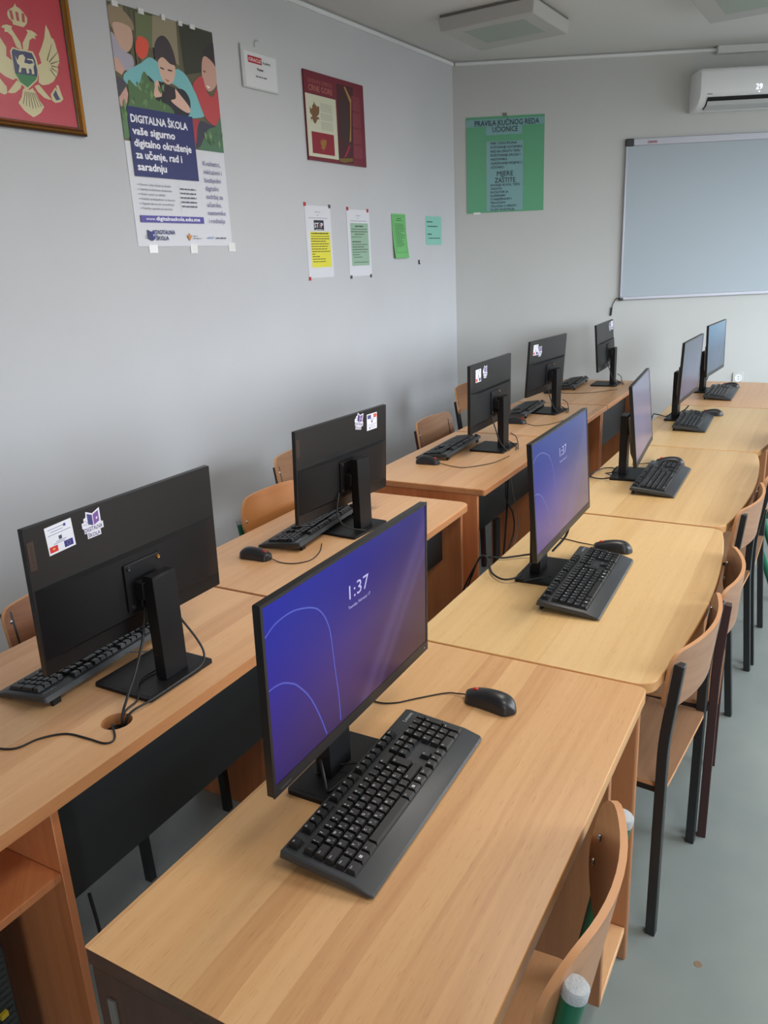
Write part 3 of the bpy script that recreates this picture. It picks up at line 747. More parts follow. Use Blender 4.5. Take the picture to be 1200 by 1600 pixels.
def kb_case():
    b = MB(); x0, x1 = -KD/2, KD/2
    # side profile: wedge with a thin rounded palm rest
    prof = [(x0, .002), (x1-.004, .001), (x1, .004), (x1-.003, .0085), (x1-.036, .0165), (x0+.010, .0172), (x0+.002, .0150)]
    n = len(prof); ys = [(-KL/2, .0035), (-KL/2+.003, 0), (KL/2-.003, 0), (KL/2, .0035)]
    vs = []
    for y, ins in ys:
        cx = sum(p[0] for p in prof)/n; cz = .009
        for (x, z) in prof:
            vs.append((x-(ins if x > 0 else -ins)*.9, y, z-(z-cz)*(.25 if ins else 0)))
    fs = []
    for i in range(3):
        for k in range(n): fs.append((i*n+k, i*n+(k+1) % n, (i+1)*n+(k+1) % n, (i+1)*n+k))
    fs += [tuple(range(n-1, -1, -1)), tuple(range(3*n, 4*n))]
    b.add(vs, [tuple(reversed(f)) for f in fs], M_KBD)
    # sunk key beds
    bed = mat('key_bed', (20, 20, 22), .5)
    def q(r0, r1, c0, c1):
        a0 = -KD/2+.0365+r0*U-.0012; a1 = -KD/2+.0365+r1*U+.0012; y0 = -KL/2+.014+c0*U-.0012; y1 = -KL/2+.014+c1*U+.0012
        b.box(a0, a1, y0, y1, .0165, .0178, bed)
    for c0, c1 in ((0, 1), (2, 6), (6.5, 10.5), (11, 15), (15.27, 18.27)): q(-1.5, -.5, c0, c1)
    q(0, 5, 0, 15); q(0, 2, 15.27, 18.27); q(4, 5, 15.27, 18.27); q(3, 4, 16.27, 17.27); q(0, 5, 18.54, 22.54)
    b.text('Lenovo', (-KD/2+.0225, KL/2-.046, .0175), (0, 1, 0), (-1, 0, 0), mat('keyboard_logo', (190, 194, 200), .4), h=.0085)
    for i in range(2): b.box(-KD/2+.020+.009*i, -KD/2+.0215+.009*i, KL/2-.078, KL/2-.0765, .0172, .0176, bed)
    return b.build('case', smooth=32)
def keyboard(pos, rz, side, label, group, detailed, cable=None):
    t = thing('keyboard', (pos[0], pos[1], DZ), rz if side > 0 else rz+math.pi, label, 'keyboard', group)
    # the raised back is carried by two fold-out feet
    rot = (0, TILT, 0); lift = .0005+KD/2*math.sin(TILT)
    def put(o): o.parent = t; o.location = (0, 0, lift); o.rotation_euler = rot
    if 'case' not in KP: KP['case'] = kb_case(); c = KP['case']
    else: c = KP['case'].copy(); COL.objects.link(c)
    put(c)
    if detailed:
        if 'keys' not in KP:
            KP['keys'] = []
            far_keys = sorted(KEYS, key=lambda k: -(k[2]*k[3]))
            for k in far_keys[:100]:
                b = MB(); key_geo(b, k); KP['keys'].append(b.build('key'))
            b = MB()
            for k in far_keys[100:]: key_geo(b, k)
            o = b.build('keys'); o['kind'] = 'stuff'; KP['keys'].append(o); ks = KP['keys']
        else:
            ks = []
            for o in KP['keys']: c2 = o.copy(); COL.objects.link(c2); ks.append(c2)
        for o in ks: put(o)
    else:
        if 'bank' not in KP:
            b = MB()
            for k in KEYS: key_geo(b, k)
            KP['bank'] = b.build('keys'); KP['bank']['kind'] = 'stuff'; o = KP['bank']
        else: o = KP['bank'].copy(); COL.objects.link(o)
        put(o)
    for sy in (-1, 1):
        kk = 'foot%d' % sy
        if kk not in KP:
            b = MB(); b.box(-KD/2+.006, -KD/2+.014, sy*KL/2*.86-.012, sy*KL/2*.86+.012, .0002, .0205, M_PLAST); KP[kk] = b.build('foot', bevel=.001); o = KP[kk]
        else: o = KP[kk].copy(); COL.objects.link(o)
        o.parent = t
    if cable:
        b = MB(); b.tube(smooth_path([to_local(t, p) for p in cable], 6), .0018, M_CABLE, 6); b.build('keyboard_cable', t, smooth=60)
    return t
GK, GL = 'keyboards on the aisle row', 'keyboards on the left row'
keyboard((-0.6420, 1.004), .064, 1, 'large black keyboard in front of the nearest blue lock screen', GK, True, [(-.733, 1.03, .775), (-.775, 1.01, .768), (-.79, .98, .764)])
keyboard((-0.6260, 2.082), .066, 1, 'black keyboard on the second desk of the aisle row', GK, True, [(-.725, 2.05, .772), (-.75, 2.04, .768), (-.79, 2.0, .765)])
keyboard((-0.6880, 3.258), .058, 1, 'black keyboard on the third desk of the aisle row', GK, True)
keyboard((-0.7990, 4.495), .075, 1, 'black keyboard on the fourth desk of the aisle row', GK, False)
keyboard((-0.8210, 5.492), .055, 1, 'black keyboard on the farthest desk of the aisle row', GK, False)
keyboard((-1.5710, 1.118), .10, -1, 'black keyboard behind the nearest back-turned monitor', GL, True, [(-1.48, 1.15, .775), (-1.465, 1.20, .757), (-1.44, 1.215, .7615), (-1.41, 1.22, .7615)])
keyboard((-1.6730, 2.165), .13, -1, 'black keyboard behind the second back-turned monitor, beside a mouse', GL, True)
keyboard((-1.7750, 3.478), .075, -1, 'black keyboard on the left desk just past the gap', GL, True)
keyboard((-1.8110, 4.552), .10, -1, 'black keyboard on the left desk second past the gap', GL, False)
keyboard((-1.8730, 5.630), .10, -1, 'black keyboard on the last desk of the left row', GL, False)

# ------------------------------------------------------------------ mice
MP = {}
def mouse(pos, rz, label, group, cable):
    """local -x is the nose with the wheel and the cable"""
    t = thing('computer_mouse', (pos[0], pos[1], DZ), rz, label, 'mouse', group)
    if 'shell' not in MP:
        b = MB(); secs = []
        n = 18
        for i in range(15):
            u = i/14; x = -.0615+.123*u
            w = .0265*(1-.30*math.sin(math.pi*min(1, u*1.0))**2*.35)*(min(1, (u/.10)**.5) if u < .10 else 1)*((max(0.0, 1-((u-.78)/.22)**2))**.5 if u > .78 else 1)+.0015
            hgt = .93*(.016+.022*math.sin(math.pi*min(1, (u*.72+.06)))**1.2)*((max(0, 1-((u-.74)/.27)**2))**.5 if u > .74 else 1)+.001
            ring = []
            for k in range(n):
                a = 2*math.pi*k/n; yy = math.cos(a); zz = math.sin(a)
                yy = math.copysign(abs(yy)**.75, yy); zt = hgt*(abs(zz)**.8) if zz > 0 else 0
                z = .002+zt if zz > 0 else .002*(1+zz)
                tuck = 1-.14*max(0, 1-abs(z/.012-1)) if zz > 0 else .93
                ring.append((x, w*yy*tuck, z))
            secs.append(ring)
        vs = [p for r in secs for p in r]; fs = []
        for i in range(len(secs)-1):
            for k in range(n): fs.append((i*n+k, (i+1)*n+k, (i+1)*n+(k+1) % n, i*n+(k+1) % n))
        fs += [tuple(range(n)), tuple(range((len(secs)-1)*n+n-1, (len(secs)-1)*n-1, -1))]
        b.add(vs, fs, M_MOUSE); MP['shell'] = b.build('shell', smooth=70)
        md = MP['shell'].modifiers.new('smooth', 'SUBSURF'); md.levels = 1; md.render_levels = 1
        b = MB(); M = Matrix.Translation((-.036, 0, .0232)) @ Matrix.Rotation(math.pi/2, 4, 'X')
        b.lathe([(.0075, -.0035), (.009, -.0025), (.009, .0025), (.0075, .0035)], M_RED, 18, M); MP['wheel'] = b.build('scroll_wheel', smooth=40); tag(MP['wheel'], 'red scroll wheel')
        os_ = [MP['shell'], MP['wheel']]
    else:
        os_ = [MP[k].copy() for k in ('shell', 'wheel')]
        for o in os_: COL.objects.link(o)
    for o in os_: o.parent = t
    os_[1].parent = t
    if cable:
        b = MB(); nose = Matrix.Rotation(rz, 3, 'Z') @ Vector((-.055, 0, 0))
        pts = [(-.055, 0, .009)]+[to_local(t, p) for p in cable]
        b.tube(smooth_path(pts, 6), .0017, M_CABLE, 6); b.build('mouse_cable', t, smooth=60)
    return t
Q = DZ+.0022
mouse((-.610, 1.362), -.12, 'black mouse with a red wheel beside the nearest keyboard', 'mice on the aisle row', [(-.69, 1.368, Q+.003), (-.718, 1.362, Q), (-.765, 1.312, Q), (-.795, 1.278, Q), (-.83, 1.262, Q), (-.88, 1.27, Q)])
mouse((-.640, 2.385), .15, 'black mouse at the far end of the second aisle row keyboard', 'mice on the aisle row', [(-.71, 2.402, Q+.002), (-.761, 2.415, Q), (-.83, 2.43, Q), (-.87, 2.40, Q)])
mouse((-.718, 3.555), .1, 'black mouse at the far end of the third aisle row keyboard', 'mice on the aisle row', [(-.80, 3.55, Q), (-.84, 3.52, Q), (-.87, 3.50, Q)])
mouse((-.752, 4.765), .1, 'black mouse at the far end of the fourth aisle row keyboard', 'mice on the aisle row', [(-.83, 4.775, Q), (-.88, 4.80, Q)])
mouse((-.812, 5.795), .1, 'black mouse behind the farthest keyboard of the aisle row', 'mice on the aisle row', [(-.89, 5.80, Q), (-.93, 5.78, Q)])
mouse((-1.668, 1.846), math.pi+.10, 'black mouse with a red wheel lying alone on the second left row desk', 'mice on the left row', [(-1.600, 1.852, Q+.003), (-1.56, 1.846, Q), (-1.515, 1.858, Q), (-1.486, 1.905, Q), (-1.504, 1.98, Q), (-1.545, 2.05, Q)])
mouse((-1.740, 3.182), math.pi+.12, 'black mouse near the end of the left desk just past the gap', 'mice on the left row', [(-1.66, 3.187, Q+.002), (-1.60, 3.172, Q), (-1.545, 3.172, Q), (-1.494, 3.233, Q), (-1.459, 3.299, Q), (-1.445, 3.38, Q), (-1.44, 3.45, Q)])
mouse((-1.715, 4.205), math.pi+.1, 'black mouse partly behind the third back-turned monitor', 'mice on the left row', [(-1.64, 4.20, Q), (-1.58, 4.17, Q), (-1.53, 4.22, Q), (-1.50, 4.30, Q), (-1.48, 4.40, Q)])
mouse((-1.880, 5.262), math.pi+.1, 'black mouse behind the fourth back-turned monitor, on the last left desk', 'mice on the left row', [(-1.80, 5.28, Q), (-1.72, 5.30, Q), (-1.62, 5.36, Q), (-1.55, 5.46, Q), (-1.50, 5.53, Q)])

# loose cable lying over the cable hole
b = MB(); b.tube(smooth_path([(-1.300, .938, .66), (-1.296, .935, .735), (-1.285, .925, .7545), (-1.250, .902, Q), (-1.238, .885, Q), (-1.25, .872, Q), (-1.295, .868, Q), (-1.350, .858, Q), (-1.385, .82, Q), (-1.398, .775, Q), (-1.44, .755, Q), (-1.52, .74, Q), (-1.60, .72, Q)], 6), .0022, M_CABLE, 8)
tag(b.build('loose_cable', smooth=60), 'thin black cable curling from the round hole across the nearest left desk', 'cable')
# cables hanging under the left desk past the gap
def hang(paths, label, name='hanging_cable', mt=None):
    for i, (p, r, l, m_) in enumerate(paths):
        b = MB(); b.tube(smooth_path(p, 6), r, m_, 7); tag(b.build(name, smooth=60), l, 'cable', 'cables hanging under the desk past the gap')
xc = -1.325
hang([([(-1.375, 3.28, .705), (-1.372, 3.27, .62), (-1.374, 3.26, .52), (-1.37, 3.23, .40), (-1.372, 3.2, .25), (-1.38, 3.17, .02)], .0045, 'thick black cable hanging straight under the desk past the gap', M_CABLE),
      ([(-1.378, 3.31, .705), (-1.37, 3.33, .60), (-1.36, 3.36, .50), (-1.36, 3.36, .40), (-1.37, 3.28, .30), (-1.375, 3.23, .24), (-1.38, 3.21, .10), (-1.38, 3.2, .012)], .0028, 'pale grey cable bowing out under the desk past the gap', M_CABLEG),
      ([(-1.372, 3.25, .705), (-1.366, 3.24, .60), (-1.36, 3.30, .52), (-1.362, 3.32, .42), (-1.366, 3.22, .30), (-1.33, 3.08, .20), (-1.28, 2.98, .06), (-1.25, 2.96, .008)], .0035, 'black cable looping toward the aisle under the desk past the gap', M_CABLE)], '')
b = MB(); b.box(-1.405, -1.385, 3.17, 3.215, .0, .52, M_BLKP); b.box(-1.386, -1.379, 3.175, 3.21, .06, .10, M_PLAST)
t = thing('power_strip', (0, 0, 0), 0, 'long black power strip standing upright under the desk past the gap', 'power strip'); b.build('strip_body', t, bevel=.003)
# ------------------------------------------------------------------ chairs
def ply_back(w, zb, zt, sag, lean, r, th, x0, mt, sgn=1, nu=22, nv=8, rb=None):
    b = MB(); rb = rb or r
    def edge(y, top):
        rr = r if top else rb
        d = abs(y)-(w/2-rr)
        k = rr-math.sqrt(max(0, rr*rr-d*d)) if d > 0 else 0
        return zt-k if top else zb+k
    G = {0: [], 1: []}
    for i in range(nu+1):
        y = -w/2+w*(.5-.5*math.cos(math.pi*i/nu)); y = max(-w/2+1e-4, min(w/2-1e-4, y))
        x = x0+sag*(1-(2*y/w)**2)
        dx = -sag*8*y/w**2; n = Vector((1, -dx, 0)).normalized()
        a, c = edge(y, False), edge(y, True)
        for j in range(nv+1):
            z = a+(c-a)*j/nv; p = Vector((x+lean*(z-zb), y, z))
            G[0].append(p-n*th/2); G[1].append(p+n*th/2)
    n = nv+1; N = len(G[0]); fs = []
    for i in range(nu):
        for j in range(nv):
            a = i*n+j; fs.append((a, a+1, a+n+1, a+n)); fs.append((N+a, N+a+n, N+a+n+1, N+a+1))
    b.add(G[0]+G[1], fs, mt)
    rim = [i*n for i in range(nu+1)]+[nu*n+j for j in range(1, nv+1)]+[i*n+nv for i in range(nu-1, -1, -1)]+[j for j in range(nv-1, 0, -1)]
    k = len(rim); vs = [G[0][q] for q in rim]+[G[1][q] for q in rim]
    b.add(vs, [(i, (i+1) % k, k+(i+1) % k, k+i) for i in range(k)], M_PLYE)
    return b
def seat_slab(x0, x1, w, z, th, mt):
    b = MB(); ol = rrect(x0, x1, -w/2, w/2, (.05, .02, .02, .05), 6)
    n = len(ol); b.add([(x, y, z+th) for x, y in ol], [tuple(range(n))], mt); b.add([(x, y, z) for x, y in ol], [tuple(range(n-1, -1, -1))], mt)
    b.add([(x, y, z) for x, y in ol]+[(x, y, z+th) for x, y in ol], [(i, (i+1) % n, n+(i+1) % n, n+i) for i in range(n)], M_PLYE)
    return b
def bolt(t, p, d=(-1, 0, 0)):
    b = MB(); M = Matrix.Translation(p) @ Vector(d).to_track_quat('Z', 'Y').to_matrix().to_4x4()
    b.lathe([(.006, -.001), (.006, .001), (.0045, .003), (.002, .0038)], M_STEEL, 12, M); b.build('bolt', t, smooth=40)
def square_chair(pos, rz, label, group, tube, ply, seatm=None, top=.775, bz=(.645, .80), sag=.045, splay=.0, w=.39, bw=.44, back_off=0.0, r=.035, lean=.16):
    """local +x is behind the sitter; square steel tube frame, bent ply seat and back"""
    t = thing('school_chair', (pos[0], pos[1], 0), rz, label, 'chair', group); q = .012; zk = .56
    for s in (-1, 1):
        y = s*w/2
        b = MB(); lx = lean*(top-zk)
        b.tube(fillet([(splay, y, 0), (0.0, y, .42), (0, y, zk), (lx, y, top)], .05, 4), q, tube, square=True, up=(1, 0, 0)); b.build('rear_leg', t, bevel=.002)
        b = MB(); b.tube([(-.36-splay*.5, y-s*.026, 0), (-.345, y-s*.026, .405)], q, tube, square=True, up=(1, 0, 0)); b.build('front_leg', t, bevel=.002)
        b = MB(); b.tube([(-.360, y-s*.026, .418), (-.013, y-s*.026, .418)], q, tube, square=True, up=(0, 0, 1)); b.build('seat_rail', t, bevel=.002)
    b = MB(); b.tube([(-.03, -w/2+.04, .418), (-.03, w/2-.04, .418)], .010, tube, square=True); b.build('cross_bar', t)
    seat_slab(-.365, .012, w-.008, .4305, .011, seatm or ply).build('seat', t)
    lx = lean*(bz[0]-zk)
    ply_back(bw, bz[0], bz[1], sag, lean, r, .010, lx-.018-back_off, ply).build('backrest', t, smooth=50)
    for s in (-1, 1):
        for z in (bz[0]+.04, top-.025): bolt(t, (lean*(z-zk)-.024-back_off+sag*(1-(2*w/2/bw)**2), s*w/2, z))
    return t
def green_chair(pos, rz, label, group, top=.81, w=.32, ply=None, bz=(.66, .845), sag=.05, bw=.40, r=.07):
    """round green tube frame with grey end caps, orange-brown ply"""
    t = thing('school_chair', (pos[0], pos[1], 0), rz, label, 'chair', group); q = .0165; ply = ply or M_PLYO; lean = .17
    for s in (-1, 1):
        y = s*w/2
        b = MB(); b.tube(fillet([(lean*(top-.5), y, top), (.0, y, .5), (-.012, y, .425), (-.37, y, .425)], .055, 8), q, M_TUBEG, 16, up=(0, 1, 0)); b.build('side_tube', t, smooth=50)
        b = MB(); b.lathe([(q*.99, -.012), (q*1.06, -.012), (q*1.06, .001), (q*.9, .0045), (q*.5, .006)], M_CAP, 18, Matrix.Translation((lean*(top-.5), y, top)) @ Vector((lean, 0, 1)).to_track_quat('Z', 'Y').to_matrix().to_4x4()); b.build('end_cap', t, smooth=40)
        b = MB(); b.tube([(-.10, y, .411), (.05, y, .0)], .0145, M_TUBEG, 14); b.build('rear_leg', t, smooth=50)
        b = MB(); b.tube([(-.30, y, .411), (-.385, y, .0)], .0145, M_TUBEG, 14); b.build('front_leg', t, smooth=50)
    b = MB(); b.tube([(-.2, -w/2, .425), (-.2, w/2, .425)], .011, M_TUBEG, 12); b.build('cross_bar', t, smooth=50)
    seat_slab(-.40, -.03, .385, .443, .011, ply).build('seat', t)
    ply_back(bw, bz[0], bz[1], sag, lean, r, .011, lean*(bz[0]-.5)-.026-sag*(1-(w/bw)**2)*.0-.008, ply).build('backrest', t, smooth=50)
    for s in (-1, 1):
        for z in (bz[0]+.05, bz[0]+.10): bolt(t, (lean*(z-.5)-.041+sag*(1-(w/bw)**2), s*w/2, z))
    return t
GA, GW = 'chairs pushed up to the aisle row', 'chairs between the left row and the wall'
green_chair((-.288, .900), .10, 'green tube chair with grey caps and curved ply back at the nearest desk', GA, ply=M_PLY, top=.806, bz=(.655, .843), w=.335)
square_chair((-.303, 1.878), -.05, 'black square tube chair with worn ply back beside the second aisle desk', GA, M_TUBEB, M_PLYW, bw=.425, bz=(.645, .80), top=.772, lean=.11)
square_chair((-.288, 2.301), .10, 'oxblood tube chair with a scuffed ply back just past the black chair', GA, M_TUBER, M_PLYW, w=.375, bw=.40, top=.75, bz=(.635, .788), lean=.07)
square_chair((-.334, 3.02), -.03, 'black chair with splayed rear legs and a pale back at the third aisle desk', GA, M_TUBEB, M_PLYW, splay=.035, w=.385, top=.785, lean=.10)
square_chair((-.328, 3.465), .03, 'black chair behind the splayed-leg chair, mostly beyond the picture edge', GA, M_TUBEB, M_PLYW, splay=.035, w=.385, top=.79, bz=(.66, .815))
green_chair((-.325, 4.16), .04, 'dark green tube chair farthest along the aisle', GA, ply=M_PLYW)
square_chair((-1.965, 1.352), math.pi+.03, 'chair with a shade-darkened ply back half hidden behind the nearest back-turned monitor', GW, M_TUBEB, M_PLYSH, top=.775, bz=(.63, .79))
green_chair((-1.955, 2.335), math.pi-.02, 'green tube chair with a glossy orange ply back behind the second left desk', GW, w=.375, bw=.42, top=.745, bz=(.645, .825), r=.085, sag=.04)
square_chair((-2.26, 2.93), math.pi+.03, 'worn ply chair against the left wall behind the orange-backed chair', GW, M_TUBER, M_PLYW, top=.79, bz=(.655, .832))
square_chair((-2.11, 3.985), math.pi+.02, 'oxblood tube chair with a chipped ply back at the left desk past the gap', GW, M_TUBER, M_PLYW, top=.76, bz=(.612, .80), r=.03)
square_chair((-2.21, 4.70), math.pi+.02, 'black chair with a tall plain back behind the third back-turned monitor', GW, M_TUBEB, M_PLY, top=.80, bz=(.72, .885), r=.03)

# ------------------------------------------------------------------ computer tower in the near cubby
t = thing('computer_tower', (-1.66, .485, 0), .047, 'black computer tower with a wire grille standing under the nearest left desk shelf', 'computer')
b = MB(); b.box(0, .36, 0, .115, .0, .44, M_BLKP); b.build('case', t, bevel=.004)
b = MB()
for i in range(26): b.box(.3602, .3622, .008, .108, .02+i*.0155, .0275+i*.0155, mat('grille_wire', (52, 54, 56), .4))
b.build('grille', t)
b = MB(); b.box(.3602, .364, .02, .075, .10, .22, mat('io_plate', (120, 122, 122), .4, .6)); b.build('port_plate', t, bevel=.001)
b = MB(); b.box(.364, .372, .075, .09, .29, .302, mat('yellow_plug', (190, 165, 40), .5)); tag(b.build('plug', t), 'small yellow plug')
b = MB(); b.tube(smooth_path([(.366, .05, .20), (.40, .05, .17), (.405, .035, .08), (.39, .03, .01)], 6), .004, M_CABLE, 7); b.build('power_cord', t, smooth=60)
b = MB(); b.tube(smooth_path([(-1.30, .81, .40), (-1.296, .815, .30), (-1.30, .82, .14), (-1.31, .83, .005)], 6), .004, M_CABLE, 7)
tag(b.build('floor_cable', smooth=60), 'black cable dropping to the floor under the nearest left desk', 'cable')

# ------------------------------------------------------------------ pictures on the left wall
EY, EZ = (0, 1, 0), (0, 0, 1)
def LW(y, z, d): return (XL+d, y, z)
LAY = .00005
class Sheet(MB):
    """flat print on the left wall, addressed in wall metres (y, z)"""
    def __init__(s, d): super().__init__(); s.d = d; s.k = 1
    def pg(s, pts, mt, k=None):
        s.k += 1; s.poly([LW(y, z, s.d+LAY*s.k) for y, z in pts], mt)
    def rc(s, y0, y1, z0, z1, mt): s.pg([(y0, z0), (y1, z0), (y1, z1), (y0, z1)], mt)
    def tx(s, string, y, z, mt, w=None, h=None, bold=0, align='L'): s.text(string, LW(y, z, s.d+LAY*(s.k+2)), EY, EZ, mt, w=w, h=h, bold=bold, align=align)
    def card(s, y0, y1, z0, z1, mt, th=.0006, d0=.0008):
        s.box(XL+d0, XL+s.d, y0, y1, z0, z1, mt)
    def words(s, y0, y1, z, h, mt, seed=0, gap=.006, ln=(.010, .028)):
        r = random.Random(seed); y = y0
        while y < y1-.004:
            w = min(r.uniform(*ln), y1-y); s.poly([LW(y, z, s.d+LAY*(s.k+2)), LW(y+w, z, s.d+LAY*(s.k+2)), LW(y+w, z+h, s.d+LAY*(s.k+2)), LW(y, z+h, s.d+LAY*(s.k+2))], mt); y += w+gap
EAGLE={'crown': [(2.0742, 2.581), (2.0849, 2.589), (2.0995, 2.5978), (2.1097, 2.6115), (2.1133, 2.6021), (2.1256, 2.5988), (2.1417, 2.5861), (2.1521, 2.572), (2.1466, 2.5547), (2.1303, 2.5397), (2.0876, 2.5403), (2.086, 2.5502), (2.073, 2.5577), (2.0698, 2.5686)], 'wing': [(2.1594, 2.4189), (2.1836, 2.4319), (2.1778, 2.4615), (2.1945, 2.4856), (2.2131, 2.5193), (2.2288, 2.5677), (2.2389, 2.5484), (2.2448, 2.5282), (2.254, 2.5237), (2.2593, 2.5093), (2.2609, 2.4972), (2.2664, 2.4734), (2.2656, 2.4483), (2.2558, 2.4342), (2.2521, 2.4117), (2.2405, 2.3943), (2.2246, 2.3762), (2.2018, 2.3636), (2.1723, 2.3563), (2.158, 2.3635), (2.1644, 2.3952)], 'head': [(2.1126, 2.4624), (2.1157, 2.4867), (2.1339, 2.5108), (2.1446, 2.5262), (2.1386, 2.5339), (2.1618, 2.5354), (2.1779, 2.5294), (2.1853, 2.5218), (2.1725, 2.5215), (2.1738, 2.5092), (2.1627, 2.5116), (2.1472, 2.5013), (2.1346, 2.4677)], 'leg': [(2.1372, 2.3482), (2.1567, 2.3571), (2.1732, 2.3409), (2.1899, 2.3244), (2.2037, 2.312), (2.1912, 2.3104), (2.1718, 2.3142), (2.1475, 2.3311)], 'orb': [(2.203, 2.3293), (2.2292, 2.358), (2.2342, 2.3461), (2.2347, 2.3651), (2.2453, 2.3666), (2.2507, 2.342), (2.2582, 2.3207), (2.2441, 2.3087), (2.218, 2.3022), (2.2055, 2.3091)], 'orbblue': [(2.2132, 2.3291), (2.2281, 2.3484), (2.236, 2.3305), (2.2437, 2.3172), (2.224, 2.3115)], 'tail': [(2.0857, 2.3318), (2.1084, 2.3304), (2.1279, 2.3408), (2.1389, 2.3176), (2.1519, 2.2944), (2.1633, 2.2818), (2.1313, 2.2513), (2.1096, 2.241), (2.0919, 2.2498), (2.0748, 2.2601), (2.0566, 2.2823), (2.0741, 2.3029)], 'shield': [(2.056, 2.4497), (2.0683, 2.4651), (2.0976, 2.4628), (2.1207, 2.4653), (2.1532, 2.4649), (2.1633, 2.4439), (2.1671, 2.4048), (2.152, 2.3688), (2.1049, 2.332), (2.0743, 2.3499), (2.0582, 2.3715), (2.0579, 2.4235)], 'blue': [(2.0625, 2.4494), (2.0703, 2.4604), (2.0965, 2.4576), (2.1197, 2.46), (2.1473, 2.4587), (2.1562, 2.4397), (2.1603, 2.4022), (2.1553, 2.3831), (2.0625, 2.3797), (2.0622, 2.4213)], 'green': [(2.0625, 2.3797), (2.1553, 2.3831), (2.1468, 2.3705), (2.1064, 2.3393), (2.0781, 2.3535)], 'lion': [(2.0758, 2.4294), (2.0741, 2.4395), (2.0814, 2.4244), (2.0915, 2.4424), (2.1078, 2.4482), (2.1161, 2.4391), (2.1079, 2.4212), (2.1306, 2.4204), (2.148, 2.4262), (2.1412, 2.4342), (2.1236, 2.4328), (2.1226, 2.4371), (2.1479, 2.4389), (2.1514, 2.4237), (2.1444, 2.4119), (2.1444, 2.3891), (2.1336, 2.3875), (2.1348, 2.4028), (2.1238, 2.4057), (2.1223, 2.3888), (2.1124, 2.3873), (2.1119, 2.4038), (2.0927, 2.4023), (2.0875, 2.3865), (2.0778, 2.385), (2.0865, 2.4088), (2.0784, 2.415)], 'tip': [(2.0553, 2.6113)]}
